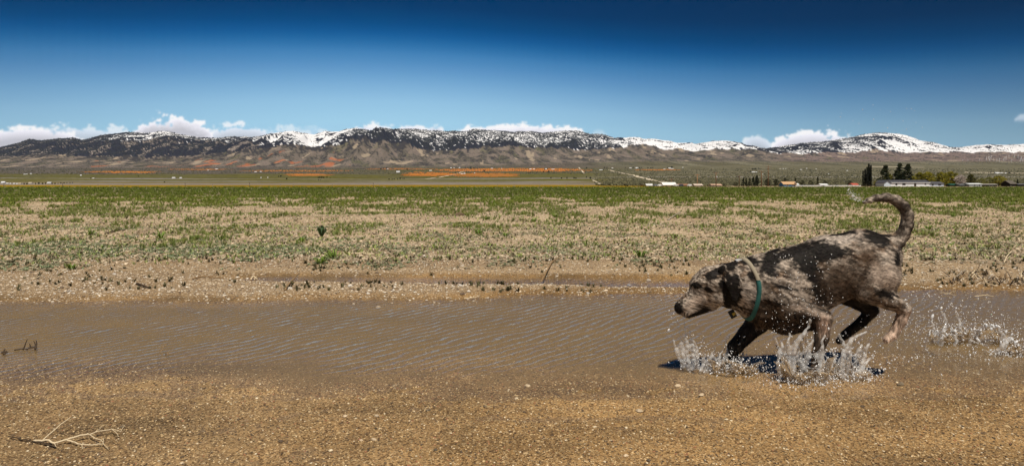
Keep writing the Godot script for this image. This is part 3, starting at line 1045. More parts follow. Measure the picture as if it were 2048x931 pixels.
func blot(cx: float, cy: float, x: float, y: float, rx: float, ry: float, turn := 0.0) -> float:
	var q := Vector2(cx - x, cy - y).rotated(-turn) / Vector2(rx, ry)
	return 1.0 - q.length()

func coat(p: Vector3) -> Color:
	var d := -p.z
	var side := DOG_D - d
	var cx := (p.x * FOCAL / d + 1024.0 - 1280.0) * 2.1167
	var cy := ((EYE - p.y) * FOCAL / d + HORIZON - 360.0) * 2.1167
	var along := p.x * 0.94 - p.y * 0.34 if cy < 560.0 else p.y
	var across := p.y * 0.94 + p.x * 0.34 if cy < 560.0 else p.x
	var streak := coat_c.get_noise_3d(along * 20.0, across * 130.0, p.z * 130.0)
	var blotch := coat_a.get_noise_3d(p.x * 8.0, p.y * 13.0, p.z * 13.0)
	var small := coat_b.get_noise_3d(along * 13.0, across * 58.0, p.z * 58.0)
	var grey := Color(0.385, 0.33, 0.28).lerp(Color(0.065, 0.05, 0.039), clampf(0.52 + small * 1.5 + blotch * 1.0, 0.0, 1.0))
	grey = grey.lerp(Color(0.26, 0.165, 0.10), clampf(blotch * 1.2 - 0.1, 0.0, 0.6))
	var black := Color(0.014, 0.012, 0.011)
	var brown := Color(0.085, 0.055, 0.036)
	# the pale saddle along the top of the back
	grey = grey.lerp(Color(0.42, 0.37, 0.33), clampf(maxf(blot(cx, cy, 830, 252, 190, 34, -0.16), blot(cx, cy, 470, 470, 70, 40, 0.0)) * 1.6 + small * 0.8, 0.0, 0.75))
	# large dark patches of the merle coat, then small ones
	var dark := -1.0
	var list := [[556, 345, 42, 78, 0.25], [783, 300, 100, 46, 0.05], [725, 385, 44, 110, -0.55], [640, 306, 130, 26, -0.3], [762, 462, 36, 70, -0.3], [470, 400, 16, 20, 0.0], [690, 330, 56, 46, 0.5], [700, 615, 80, 46, 0.0], [560, 600, 90, 22, 0.1],
		[1005, 243, 60, 34, 0.4], [1040, 478, 50, 20, 0.3], [385, 352, 34, 30, 0.0], [330, 385, 52, 17, -0.5], [375, 470, 26, 85, 0.0], [404, 470, 30, 90, 0.0], [240, 446, 24, 12, 0.3], [300, 405, 24, 17, 0.2],
		[290, 462, 22, 10, 0.4], [350, 440, 18, 22, 0.0], [620, 455, 60, 11, 0.2], [560, 520, 80, 14, 0.15], [860, 226, 60, 10, -0.15], [470, 345, 44, 22, 0.2], [160, 540, 26, 26, 0.0], [1090, 330, 14, 36, 0.0], [960, 395, 26, 30, 0.0], [720, 700, 24, 60, 0.0]]
	for b in list:
		dark = maxf(dark, blot(cx, cy, b[0], b[1], b[2], b[3], b[4]))
	dark += small * 0.5 + blotch * 0.3
	var more := blotch * 1.1 + small * 0.6 - 0.36
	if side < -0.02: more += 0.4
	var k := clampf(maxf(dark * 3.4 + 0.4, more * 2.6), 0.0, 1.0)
	# lips
	var lip := blot(cx, cy, 245, 568, 75, 17, -0.42) * 1.5 + small * 0.3
	if cy > 480: k = maxf(k, clampf(lip * 2.0, 0.0, 1.0))
	var c := grey.lerp(black, k)
	# brown, darker belly, chest and inner legs
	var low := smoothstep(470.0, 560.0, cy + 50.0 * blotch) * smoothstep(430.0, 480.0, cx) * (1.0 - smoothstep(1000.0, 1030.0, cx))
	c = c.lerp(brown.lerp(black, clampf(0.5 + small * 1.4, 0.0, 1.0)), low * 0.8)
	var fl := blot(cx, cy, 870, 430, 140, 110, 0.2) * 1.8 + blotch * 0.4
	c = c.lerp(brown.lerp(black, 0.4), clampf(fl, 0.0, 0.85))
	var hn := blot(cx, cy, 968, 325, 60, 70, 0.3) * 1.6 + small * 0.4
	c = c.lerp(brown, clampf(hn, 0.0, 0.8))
	# light haunch, muzzle, forearm edge and hind foot
	var pale := Color(0.43, 0.35, 0.29)
	c = c.lerp(pale, clampf(blot(cx, cy, 1035, 405, 85, 62, 0.3) * 1.4 + small * 0.5, 0.0, 0.75) if side > 0.0 else 0.0)
	c = c.lerp(pale, clampf(blot(cx, cy, 232, 512, 62, 24, -0.6) * 1.7 + small * 0.5, 0.0, 0.8))
	c = c.lerp(pale, clampf(blot(cx, cy, 730, 556, 110, 16, 0.3) * 1.7 + small * 0.4, 0.0, 0.7) if side > 0.0 else 0.0)
	c = c.lerp(Color(0.38, 0.27, 0.21), clampf(blot(cx, cy, 780, 620, 36, 60, 0.0) * 1.5 + small * 0.4, 0.0, 0.8) if side > 0.03 else 0.0)
	if cx > 1030 and cy > 535:
		c = c.lerp(Color(0.46, 0.345, 0.275).lerp(brown, clampf(0.3 + small * 1.6 - smoothstep(610.0, 660.0, cy), 0.0, 0.9)), smoothstep(535.0, 570.0, cy))
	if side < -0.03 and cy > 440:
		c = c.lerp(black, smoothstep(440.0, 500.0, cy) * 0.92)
	if cx > 900 and cy < 300 and (cx > 1085 or cy < 200):
		c = c.lerp(Color(0.05, 0.04, 0.034), clampf(0.55 + blotch * 1.6, 0.1, 0.95))
	c = c * Color(1.0, 0.965, 0.92) * clampf(1.0 + 1.25 * streak, 0.25, 2.0)
	c.a = 1.0
	return c

func surface_nets(coated: bool, cell: float, from_x: float, to_x: float, verts: PackedVector3Array, nrms: PackedVector3Array, cols: PackedColorArray, idx: PackedInt32Array) -> void:
	var lo := Vector3(1e9, 1e9, 1e9)
	var hi := -lo
	for i in bone_a.size():
		var r := maxf(bone_ra[i], bone_rb[i]) + 0.02
		lo = lo.min(bone_a[i].min(bone_b[i]) - Vector3(r, r, r))
		hi = hi.max(bone_a[i].max(bone_b[i]) + Vector3(r, r, r))
	lo.x = maxf(lo.x, from_x)
	hi.x = minf(hi.x, to_x)
	var nb := 5
	var bs := cell * nb
	var bx := int(ceil((hi.x - lo.x) / bs))
	var by := int(ceil((hi.y - lo.y) / bs))
	var bz := int(ceil((hi.z - lo.z) / bs))
	var nx := bx * nb + 1
	var ny := by * nb + 1
	var nz := bz * nb + 1
	var f := PackedFloat32Array()
	f.resize(nx * ny * nz)
	f.fill(1.0)
	var at := PackedInt32Array()
	at.resize(nx * ny * nz)
	at.fill(-1)
	var blocks := []
	var kmax := 0.0
	for q in bone_k: kmax = maxf(kmax, q)
	# squashed bones read too far, so the dog needs wider margins than round strings of water
	var skip := bs * 1.6 + 0.03 if coated else bs * 0.9 + kmax * 0.4
	var reach := bs * 2.4 + 0.05 if coated else bs * 1.75 + kmax
	var all := PackedInt32Array(range(bone_a.size()))
	for k in bz:
		for j in by:
			for i in bx:
				var c := lo + Vector3(i + 0.5, j + 0.5, k + 0.5) * bs
				var near := PackedInt32Array()
				var best := 1e9
				var ds := PackedFloat32Array()
				for q in all:
					var e := bone_dist(q, c)
					ds.append(e)
					best = minf(best, e)
				if best > skip: continue
				for q in all:
					if ds[q] < maxf(best, 0.0) + reach: near.append(q)
				if absf(body_dist(c, near)) > bs * 2.2 + 0.01: 
					if best < 0.0:
						for zz in nb + 1:
							for yy in nb + 1:
								for xx in nb + 1:
									f[((k * nb + zz) * ny + j * nb + yy) * nx + i * nb + xx] = -1.0
					continue
				blocks.append([i, j, k, near])
	for b in blocks:
		for zz in nb + 1:
			for yy in nb + 1:
				for xx in nb + 1:
					var o: int = ((b[2] * nb + zz) * ny + b[1] * nb + yy) * nx + b[0] * nb + xx
					f[o] = body_dist(lo + Vector3(b[0] * nb + xx, b[1] * nb + yy, b[2] * nb + zz) * cell, b[3])
	var step := [1, nx, nx * ny]
	for b in blocks:
		for zz in nb:
			for yy in nb:
				for xx in nb:
					var gx: int = b[0] * nb + xx
					var gy: int = b[1] * nb + yy
					var gz: int = b[2] * nb + zz
					var o := (gz * ny + gy) * nx + gx
					var mask := 0
					for q in 8:
						if f[o + (q & 1) + ((q >> 1) & 1) * nx + (q >> 2) * nx * ny] < 0.0: mask |= 1 << q
					if mask == 0 or mask == 255: continue
					var sum := Vector3.ZERO
					var n := 0
					for q in 8:
						for ax in 3:
							if q & (1 << ax): continue
							var r := q | (1 << ax)
							if ((mask >> q) & 1) == ((mask >> r) & 1): continue
							var fa := f[o + (q & 1) + ((q >> 1) & 1) * nx + (q >> 2) * nx * ny]
							var fc := f[o + (r & 1) + ((r >> 1) & 1) * nx + (r >> 2) * nx * ny]
							var pa := Vector3(q & 1, (q >> 1) & 1, q >> 2)
							var pc := Vector3(r & 1, (r >> 1) & 1, r >> 2)
							sum += pa.lerp(pc, fa / (fa - fc))
							n += 1
					var p: Vector3 = lo + (Vector3(gx, gy, gz) + sum / n) * cell
					at[o] = verts.size()
					verts.append(p)
					var h := 0.0015
					var some: PackedInt32Array = b[3]
					var g := Vector3(body_dist(p + Vector3(h, 0, 0), some) - body_dist(p - Vector3(h, 0, 0), some), body_dist(p + Vector3(0, h, 0), some) - body_dist(p - Vector3(0, h, 0), some), body_dist(p + Vector3(0, 0, h), some) - body_dist(p - Vector3(0, 0, h), some))
					nrms.append(g.normalized())
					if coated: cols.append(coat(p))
	for b in blocks:
		for zz in nb:
			for yy in nb:
				for xx in nb:
					var g := [b[0] * nb + xx, b[1] * nb + yy, b[2] * nb + zz]
					var o: int = (g[2] * ny + g[1]) * nx + g[0]
					if at[o] < 0: continue
					for ax in 3:
						var s0 := f[o] < 0.0
						if s0 == (f[o + step[ax]] < 0.0): continue
						var u := (ax + 1) % 3
						var w := (ax + 2) % 3
						if g[u] == 0 or g[w] == 0: continue
						var a := at[o]
						var c1 := at[o - step[u]]
						var c2 := at[o - step[u] - step[w]]
						var c3 := at[o - step[w]]
						if c1 < 0 or c2 < 0 or c3 < 0: continue
						if s0: idx.append_array([a, c2, c1, a, c3, c2])
						else: idx.append_array([a, c1, c2, a, c2, c3])

func build_dog() -> void:
	coat_a = noise(201, 1.0, 3)
	coat_b = noise(203, 1.0, 3)
	coat_c = noise(207, 1.0, 2)
	dog_bones()
	var origin := dp(640, 815)
	origin.y = 0.0
	var t := thing("dog", "large merle dog in a teal collar running through the puddle, tail up", "dog", origin)
	var v := PackedVector3Array()
	var n := PackedVector3Array()
	var c := PackedColorArray()
	var ix := PackedInt32Array()
	var cut := dp(446, 430).x
	surface_nets(true, 0.0036, -100.0, cut + 0.006, v, n, c, ix)
	surface_nets(true, 0.0066, cut - 0.006, 100.0, v, n, c, ix)
	for i in v.size(): v[i] -= origin
	var arr := []
	arr.resize(Mesh.ARRAY_MAX)
	arr[Mesh.ARRAY_VERTEX] = v
	arr[Mesh.ARRAY_NORMAL] = n
	arr[Mesh.ARRAY_COLOR] = c
	arr[Mesh.ARRAY_INDEX] = ix
	var m := ArrayMesh.new()
	m.add_surface_from_arrays(Mesh.PRIMITIVE_TRIANGLES, arr)
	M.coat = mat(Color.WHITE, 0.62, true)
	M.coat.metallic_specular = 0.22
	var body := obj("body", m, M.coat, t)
	# short coat: single hairs lying back along the body
	var hair := begin(false)
	quad(hair, Vector3(-0.5, 0, 0), Vector3(-0.35, 0.6, 0.05), Vector3(0.35, 0.6, 0.05), Vector3(0.5, 0, 0))
	tri(hair, Vector3(-0.35, 0.6, 0.05), Vector3(0, 1, 0.16), Vector3(0.35, 0.6, 0.05))
	var hx := []
	var hc := []
	for i in 70000:
		var q := rng.randi_range(0, ix.size() / 3 - 1) * 3
		if v[ix[q]].x + origin.x < cut and rng.randf() < 0.55: continue
		var w1 := rng.randf()
		var w2 := rng.randf() * (1.0 - w1)
		var p := v[ix[q]] * (1.0 - w1 - w2) + v[ix[q + 1]] * w1 + v[ix[q + 2]] * w2
		var nn := n[ix[q]]
		var wp := p + origin
		var flow := Vector3(1.0, -0.22, 0.0)
		if wp.y < 0.30: flow = Vector3(0.15, -1.0, 0.0)
		elif wp.x > dp(1085, 280).x: flow = Vector3(0.2, 0.6, 0.0) if wp.y < dp(1085, 120).y else Vector3(-1.0, 0.1, 0.0)
		flow += Vector3(rng.randfn(0, 0.12), rng.randfn(0, 0.12), rng.randfn(0, 0.12))
		flow = flow - nn * flow.dot(nn)
		if flow.length() < 0.05: continue
		var dir := (flow.normalized() + nn * 0.16).normalized()
		var sdv := dir.cross(nn).normalized()
		var ln := rng.randf_range(0.009, 0.017) * (0.55 if wp.x < cut else 1.0)
		var b := Basis(sdv * rng.randf_range(0.0010, 0.0017), dir * ln, nn * ln)
		hx.append(Transform3D(b, p))
		var c1: Color = c[ix[q]] * rng.randf_range(0.55, 1.45)
		c1.a = 1.0
		hc.append(c1)
	scatter("fur", done(hair), M.coat, hx, hc, body)
	# nose, eyes, mouth
	M.nose = mat(lin(0.012, 0.011, 0.011), 0.35)
	var st := begin()
	var tip := dp(163, 541) - origin
	var s := SphereMesh.new()
	s.radius = 0.021; s.height = 0.038; s.radial_segments = 16; s.rings = 10
	st.append_from(s, 0, Transform3D(Basis().scaled(Vector3(1, 1, 1.25)), tip))
	obj("nose", done(st), M.nose, t)
	M.eye = mat(lin(0.02, 0.013, 0.008), 0.12)
	for sd in [1.0, -1.0]:
		var e := SphereMesh.new()
		e.radius = 0.0125; e.height = 0.025; e.radial_segments = 14; e.rings = 8
		var o := obj("eye", e, M.eye, t)
		o.position = dp(249, 449, 0.041 * sd) - origin
	# collar: a teal band low on the neck and a pale strap over its upper half
	M.teal = mat(lin(0.025, 0.11, 0.10), 0.65)
	M.strap = mat(lin(0.28, 0.24, 0.175), 0.75)
	var all := PackedInt32Array(range(bone_a.size()))
	for piece in 2:
		var sc := begin()
		var last := []
		var rim := []
		var from := -0.62 if piece == 0 else 0.62
		var to := PI - 0.62 if piece == 0 else PI + 0.62
		# angle 0 is straight down towards the camera side, going round over the far side
		var steps_n := 40
		var a0 := deg_to_rad(-205.0) if piece == 0 else deg_to_rad(-25.0)
		var a1 := deg_to_rad(-25.0) if piece == 0 else deg_to_rad(155.0)
		if piece == 0:
			a0 = deg_to_rad(170.0); a1 = deg_to_rad(375.0)
		else:
			a0 = deg_to_rad(15.0); a1 = deg_to_rad(170.0)
		for i in steps_n + 1:
			var a := lerpf(a0, a1, float(i) / steps_n)
			var dir := Vector3(0, sin(a), cos(a))
			var pair := []
			for e in [-1.0, -0.9, 0.9, 1.0]:
				var along: float = 8.5 * e if piece == 0 else 8.0 * e
				var base := dp(440 + 33.0 * maxf(dir.z, -0.3) - 8.0 * dir.y + along, 433 + along * 0.1)
				var r := 0.0
				for it in 40:
					var q := base + dir * r
					var dd := body_dist(q, all)
					if dd > 0.0005: break
					r += maxf(-dd * 0.7, 0.001)
				pair.append(base + dir * (r + (0.0055 if absf(e) < 0.95 else -0.004) + (0.0 if piece == 0 else 0.002)) - origin)
			if last.size():
				for q in 3: quad(sc, last[q], pair[q], pair[q + 1], last[q + 1])
			last = pair
		obj("collar_band" if piece == 0 else "collar_strap", done(sc), M.teal if piece == 0 else M.strap, t)
	# the tag that swings under the throat
	var tg := begin(false)
	box(tg, dp(392, 566, 0.0) - origin, Vector3(0.032, 0.04, 0.012), Basis(Vector3.BACK, 0.5))
	var tagm := obj("tag", done(tg), mat(lin(0.02, 0.02, 0.02), 0.5), t)
	var tg2 := begin(false)
	box(tg2, dp(398, 566, 0.008) - origin, Vector3(0.016, 0.016, 0.004), Basis(Vector3.BACK, 0.5))
	obj("tag_plate", done(tg2), mat(lin(0.45, 0.33, 0.05), 0.4), tagm)
	# buckle on top of the neck
	var bk := begin(false)
	box(bk, dp(418, 340, 0.0) - origin, Vector3(0.03, 0.012, 0.03), Basis(Vector3.BACK, 0.2))
	obj("buckle", done(bk), mat(lin(0.6, 0.6, 0.6), 0.3), t)

# ------------------------------------------------------------------ splashing water

func crown(st: SurfaceTool, c: Vector3, r0: float, high: float, flare: float, a0: float, a1: float, lean: Vector3, sd: int, fingers: int, tips: Array, rims: SurfaceTool) -> void:
	# a thin sheet of water thrown up round a paw, with torn fingers along its edge
	var r := RandomNumberGenerator.new()
	r.seed = sd
	var n := noise(sd, 1.0, 3)
	var peaks := []
	for k in fingers: peaks.append([r.randf_range(a0, a1), r.randf_range(0.35, 1.0), r.randf_range(0.06, 0.26)])
	var na := 150
	var nv := 22
	var pts := []
	for i in na + 1:
		var a := lerpf(a0, a1, float(i) / na)
		var h := 0.34 + 0.3 * n.get_noise_2d(cos(a) * 1.6, sin(a) * 1.6)
		for p in peaks: h = maxf(h, p[1] * exp(-pow((a - p[0]) / p[2], 2.0)) + 0.2 * h)
		h *= smoothstep(0.0, 0.06, float(i) / na) * smoothstep(0.0, 0.06, 1.0 - float(i) / na)
		h = maxf(h, 0.06)
		var col := []
		for j in nv + 1:
			var v := float(j) / nv
			var wave := n.get_noise_3d(cos(a) * 3.4, sin(a) * 3.4, v * 2.6) * 0.055 * (0.3 + v)
			var rr := r0 * (0.82 + 0.3 * exp(-v * 9.0)) + flare * high * h * pow(v, 1.35) + wave
			var y := high * h * v * (1.06 - 0.06 * v)
			var p := c + Vector3(cos(a) * rr, y, sin(a) * rr * 0.85) + lean * y
			p += Vector3(n.get_noise_3d(p.x * 42.0, p.y * 30.0, 3.0), 0, n.get_noise_3d(p.x * 42.0, p.y * 30.0, 9.0)) * 0.0035
			col.append(p)
		pts.append(col)
		for p in peaks:
			if absf(a - p[0]) < (a1 - a0) / na * 0.6: tips.append(col[nv])
	for i in na:
		for j in nv:
			quad(st, pts[i][j], pts[i][j + 1], pts[i + 1][j + 1], pts[i + 1][j])
	# the thick beaded rim of the sheet
	var rim := []
	var rr2 := []
	for i in na + 1:
		rim.append(pts[i][nv])
		rr2.append(high * (0.006 + 0.014 * maxf(0.0, n.get_noise_2d(i * 0.5, 40.0) + 0.1)))
	tube(rims, rim, rr2, 6)

func clear_bones() -> void:
	bone_a.clear(); bone_b.clear(); bone_ra.clear(); bone_rb.clear(); bone_s.clear(); bone_k.clear()

func limb(a: Vector3, b: Vector3, ra: float, rb: float, k: float) -> void:
	bone_a.append(a); bone_b.append(b); bone_ra.append(ra); bone_rb.append(rb); bone_s.append(1.0); bone_k.append(k)

func ligaments(strings: Array, webs: Array, frame: Array, side: float, thick: float, sd: int, tips: Array) -> ArrayMesh:
	# torn strings of water joined by webs, meshed as one skin. Points are measured on the photo's splash; side is how far each lies towards the camera
	clear_bones()
	var r := RandomNumberGenerator.new()
	r.seed = sd
	var n := noise(sd, 1.0, 2)
	var lines := []
	for q in strings:
		var z := side + r.randf_range(-0.05, 0.05)
		var raw := []
		for p in q:
			z += r.randf_range(-0.012, 0.012)
			raw.append(dp((frame[0] + p[0] / frame[2] - 1280.0) * 2.1167, (frame[1] + p[1] / frame[2] - 360.0) * 2.1167, z))
		var pts := []
		for i in raw.size() - 1:
			for k in 4:
				var t := k / 4.0
				var w: Vector3 = raw[i].cubic_interpolate(raw[i + 1], raw[maxi(i - 1, 0)], raw[mini(i + 2, raw.size() - 1)], t)
				pts.append(w + Vector3(n.get_noise_2d(w.y * 30.0, w.x * 30.0), 0, n.get_noise_2d(w.y * 30.0, 50.0 + w.x * 30.0)) * 0.008)
		pts.append(raw[-1])
		lines.append(pts)
		for i in pts.size() - 1:
			var f := float(i) / (pts.size() - 1)
			var g := float(i + 1) / (pts.size() - 1)
			var ra := thick * lerpf(1.7, 0.5, pow(f, 0.6)) * (1.0 + 0.6 * n.get_noise_2d(i * 1.7, sd))
			var rb := thick * lerpf(1.7, 0.5, pow(g, 0.6)) * (1.0 + 0.6 * n.get_noise_2d((i + 1) * 1.7, sd))
			if pts[i].y > -0.01: limb(pts[i], pts[i + 1], maxf(ra, 0.0017), maxf(rb, 0.0017), 0.010)
		limb(pts[-1], pts[-1] + Vector3(0, 0.002, 0), thick * 0.95, thick * 0.95, 0.006)
		tips.append(pts[-1] + Vector3(0, 0.02, 0))
	for w in webs:
		var a: Array = lines[w[0]]
		var b: Array = lines[w[1]]
		for i in 7:
			var f := lerpf(0.02, w[2], i / 6.0)
			var p: Vector3 = a[int(f * (a.size() - 1))]
			var q: Vector3 = b[int(f * (b.size() - 1))]
			var m := (p + q) / 2 + Vector3(0, -0.012, r.randf_range(-0.015, 0.015))
			limb(p, m, thick * 0.55, thick * 0.38, 0.016)
			limb(m, q, thick * 0.38, thick * 0.55, 0.016)
	var v := PackedVector3Array()
	var nn := PackedVector3Array()
	var c := PackedColorArray()
	var ix := PackedInt32Array()
	surface_nets(false, 0.0042, -100.0, 100.0, v, nn, c, ix)
	var arr := []
	arr.resize(Mesh.ARRAY_MAX)
	arr[Mesh.ARRAY_VERTEX] = v
	arr[Mesh.ARRAY_NORMAL] = nn
	arr[Mesh.ARRAY_INDEX] = ix
	var mesh := ArrayMesh.new()
	mesh.add_surface_from_arrays(Mesh.PRIMITIVE_TRIANGLES, arr)
	return mesh

func droplets(parent: Node3D, spots: Array, sizes: Array) -> void:
	var s := SphereMesh.new()
	s.radius = 1.0; s.height = 2.0; s.radial_segments = 8; s.rings = 5
	var xf := []
	for i in spots.size():
		xf.append(Transform3D(Basis(Vector3.BACK, rng.randf_range(-1, 1)).scaled_local(Vector3(sizes[i], sizes[i] * rng.randf_range(1.0, 2.2), sizes[i])), spots[i] - parent.position))
	scatter("droplets", s, M.drop, xf, [], parent)

func spray(spots: Array, sizes: Array, n: int, c: Vector3, spread: Vector3, lean: float, r0 := 0.0008, r1 := 0.0034) -> void:
	for i in n:
		var q := Vector3(rng.randfn(0, 1), absf(rng.randfn(0, 1)), rng.randfn(0, 1))
		var p := c + q * spread
		p.x += lean * q.y * spread.y
		if p.y < 0.002: continue
		spots.append(p)
		sizes.append(r0 + (r1 - r0) * pow(rng.randf(), 3.0) * (1.7 if rng.randf() < 0.05 else 1.0))

func water_part(called: String, mesh: ArrayMesh, parent: Node3D, m: Material = M.splash) -> void:
	var o := obj(called, mesh, m, parent)
	o.position = -parent.position

func build_splashes() -> void:
	var frame := [1520.0, 600.0, 4.9]
	# at the near front paw
	var c := dp(738, 838, 0.10); c.y = 0.0
	var t := thing("water_splash", "tall clear splash with torn fingers thrown up round the dog's near front paw", "splash", c, 0.0, "splashes round the dog")
	var tips := []
	water_part("water_sheet", ligaments([
		[[205, 800], [180, 620], [190, 480], [155, 380]], [[250, 800], [250, 560], [225, 470], [215, 420]], [[270, 800], [290, 560], [280, 420], [292, 330]], [[330, 800], [335, 520], [370, 395], [440, 312], [480, 250], [492, 190]],
		[[420, 800], [415, 640], [372, 575], [440, 490], [520, 400], [542, 320], [545, 215]], [[470, 820], [450, 650], [470, 560], [500, 480], [480, 440]], [[560, 830], [590, 650], [618, 500], [612, 400], [640, 350]], [[640, 830], [690, 640], [735, 560], [700, 480]]],
		[[0, 1, 0.6], [1, 2, 0.7], [2, 3, 0.55], [3, 4, 0.6], [4, 5, 0.5], [5, 6, 0.6], [6, 7, 0.5]], frame, 0.12, 0.0052, 301, tips), t, M.clear)
	var st := begin()
	var rims := begin()
	crown(st, c + Vector3(-0.04, 0, 0.0), 0.11, 0.15, 0.4, 0.0, TAU, Vector3(-0.06, 0, 0), 301, 9, tips, rims)
	crown(st, c + Vector3(-0.10, 0, 0.03), 0.06, 0.10, 0.5, 0.0, TAU, Vector3(-0.1, 0, 0), 303, 6, tips, rims)
	water_part("muddy_ring", done(st), t, M.muddy)
	water_part("foam_rim", done(rims), t, M.rim)
	var sp := []
	var sz := []
	for p in tips: spray(sp, sz, 6, p, Vector3(0.02, 0.035, 0.02), 0.0)
	spray(sp, sz, 520, c + Vector3(-0.03, 0.02, 0), Vector3(0.11, 0.17, 0.08), -0.05)
	spray(sp, sz, 600, c + Vector3(-0.07, 0.0, 0.07), Vector3(0.10, 0.022, 0.05), 0.0)
	droplets(t, sp, sz)
	# behind it, where the foot has just pushed off
	c = dp(885, 836, 0.06); c.y = 0.0
	t = thing("water_splash", "upright clear sheet of splashing water behind the dog's near front paw", "splash", c, 0.0, "splashes round the dog")
	tips = []
	water_part("water_sheet", ligaments([
		[[740, 840], [725, 720], [785, 600], [830, 450], [800, 375], [778, 335]], [[800, 850], [815, 640], [850, 470], [905, 385], [970, 345], [1045, 312]], [[850, 850], [860, 680], [890, 540], [880, 480]], [[900, 850], [920, 680], [960, 560], [975, 470], [1000, 440]], [[930, 830], [985, 660], [1040, 520], [1040, 470], [1075, 430]], [[960, 800], [1010, 680], [1050, 600], [1095, 570]]],
		[[0, 1, 0.62], [1, 2, 0.6], [2, 3, 0.7], [3, 4, 0.7], [4, 5, 0.4]], frame, 0.08, 0.0048, 321, tips), t, M.clear)
	st = begin()
	rims = begin()
	crown(st, c, 0.085, 0.12, 0.4, 0.0, TAU, Vector3(0.05, 0, 0), 321, 8, tips, rims)
	water_part("muddy_ring", done(st), t, M.muddy)
	water_part("foam_rim", done(rims), t, M.rim)
	sp = []; sz = []
	for p in tips: spray(sp, sz, 6, p, Vector3(0.02, 0.03, 0.02), 0.0)
	spray(sp, sz, 420, c + Vector3(0.02, 0.01, 0), Vector3(0.10, 0.10, 0.07), 0.3)
	spray(sp, sz, 500, c + Vector3(0.0, 0.0, 0.05), Vector3(0.07, 0.03, 0.04), 0.0)
	droplets(t, sp, sz)
	# at the far front paw
	frame = [1310.0, 600.0, 5.172]
	c = dp(362, 792, -0.07); c.y = 0.0
	t = thing("water_splash", "low foaming splash round the dog's reaching far front paw", "splash", c, 0.0, "splashes round the dog")
	tips = []
	water_part("water_sheet", ligaments([
		[[300, 690], [235, 560], [205, 470], [190, 400]], [[330, 690], [280, 520], [262, 380], [215, 210]], [[360, 690], [330, 480], [318, 330], [290, 190]], [[400, 690], [400, 520], [370, 390], [350, 290]], [[430, 690], [440, 560], [425, 470], [400, 420]],
		[[480, 720], [500, 620], [520, 560]], [[560, 720], [590, 580], [625, 495]], [[650, 720], [670, 600], [700, 520]], [[720, 720], [750, 560], [740, 430], [770, 370]], [[780, 720], [820, 590], [850, 480], [880, 440]], [[850, 720], [900, 620], [950, 560]]],
		[[0, 1, 0.55], [1, 2, 0.5], [2, 3, 0.55], [3, 4, 0.6], [5, 6, 0.6], [6, 7, 0.6], [7, 8, 0.4], [8, 9, 0.4]], frame, -0.05, 0.0040, 341, tips), t, M.clear)
	st = begin()
	rims = begin()
	crown(st, c + Vector3(-0.0, 0, 0.04), 0.08, 0.09, 0.5, 0.0, TAU, Vector3.ZERO, 341, 9, tips, rims)
	crown(st, c + Vector3(0.09, 0, 0.04), 0.06, 0.08, 0.4, 0.0, TAU, Vector3.ZERO, 343, 7, tips, rims)
	water_part("muddy_ring", done(st), t, M.muddy)
	water_part("foam_rim", done(rims), t, M.rim)
	sp = []; sz = []
	for p in tips: spray(sp, sz, 8, p, Vector3(0.03, 0.02, 0.03), 0.0)
	spray(sp, sz, 800, c + Vector3(0.03, 0.0, 0.05), Vector3(0.11, 0.04, 0.05), 0.0)
	spray(sp, sz, 400, c + Vector3(-0.15, 0.02, 0.0), Vector3(0.045, 0.13, 0.05), -0.3, 0.0006, 0.0022)
	droplets(t, sp, sz)
	# the trail behind the dog
	frame = [1820.0, 560.0, 4.654]
	c = at_row(1930, 690); c.y = 0.0
	t = thing("water_splash", "scattered spray and small jets of water in the wake behind the dog", "splash", c, 0.0, "splashes round the dog")
	tips = []
	water_part("water_sheet", ligaments([
		[[290, 600], [320, 480], [338, 400], [325, 330], [295, 292]], [[240, 560], [225, 450], [212, 370]], [[420, 600], [440, 560], [425, 510]], [[480, 480], [470, 420], [455, 345], [433, 292]], [[860, 620], [885, 560], [868, 500], [832, 466]], [[880, 610], [905, 570], [945, 545], [955, 535]], [[560, 610], [575, 560], [640, 590]], [[940, 730], [990, 700], [1050, 690]], [[800, 670], [830, 640], [850, 610]]],
		[[0, 1, 0.4], [4, 5, 0.7]], frame, -0.36, 0.0050, 361, tips), t, M.clear)
	st = begin()
	rims = begin()
	for q in [[1885, 692, 0.06], [1912, 690, 0.08], [1946, 690, 0.08], [2008, 692, 0.09], [2035, 712, 0.07], [2046, 705, 0.06]]:
		var b := at_row(q[0], q[1]); b.y = 0.0
		crown(st, b, 0.035, q[2], 0.7, 0.0, TAU, Vector3.ZERO, int(q[0]), 6, tips, rims)
	water_part("muddy_ring", done(st), t, M.muddy)
	water_part("foam_rim", done(rims), t, M.rim)
	sp = []; sz = []
	for p in tips:
		sp.append(p); sz.append(rng.randf_range(0.004, 0.008))
		spray(sp, sz, 6, p, Vector3(0.02, 0.02, 0.02), 0.0)
	spray(sp, sz, 1700, c, Vector3(0.28, 0.09, 0.25), 0.0, 0.0009, 0.003)
	spray(sp, sz, 1600, at_row(1900, 720), Vector3(0.36, 0.012, 0.10), 0.0, 0.0012, 0.003)
	spray(sp, sz, 700, at_row(2030, 716), Vector3(0.10, 0.02, 0.06), 0.0, 0.0012, 0.004)
	droplets(t, sp, sz)
	# drops flung high by the tail and the body
	c = dp(925, 95, 0.0); c.y = 0.0
	t = thing("water_drops", "fine drops flung into the air beside the dog's tail tip and back", "water drops", c)
	sp = []; sz = []
	spray(sp, sz, 220, dp(928, 90), Vector3(0.012, 0.03, 0.02), -0.9, 0.0006, 0.0018)
	for i in 120:
		sp.append(dp(rng.randf_range(560, 820), rng.randf_range(310, 600), rng.randf_range(0.13, 0.3))); sz.append(rng.randf_range(0.0009, 0.0022))
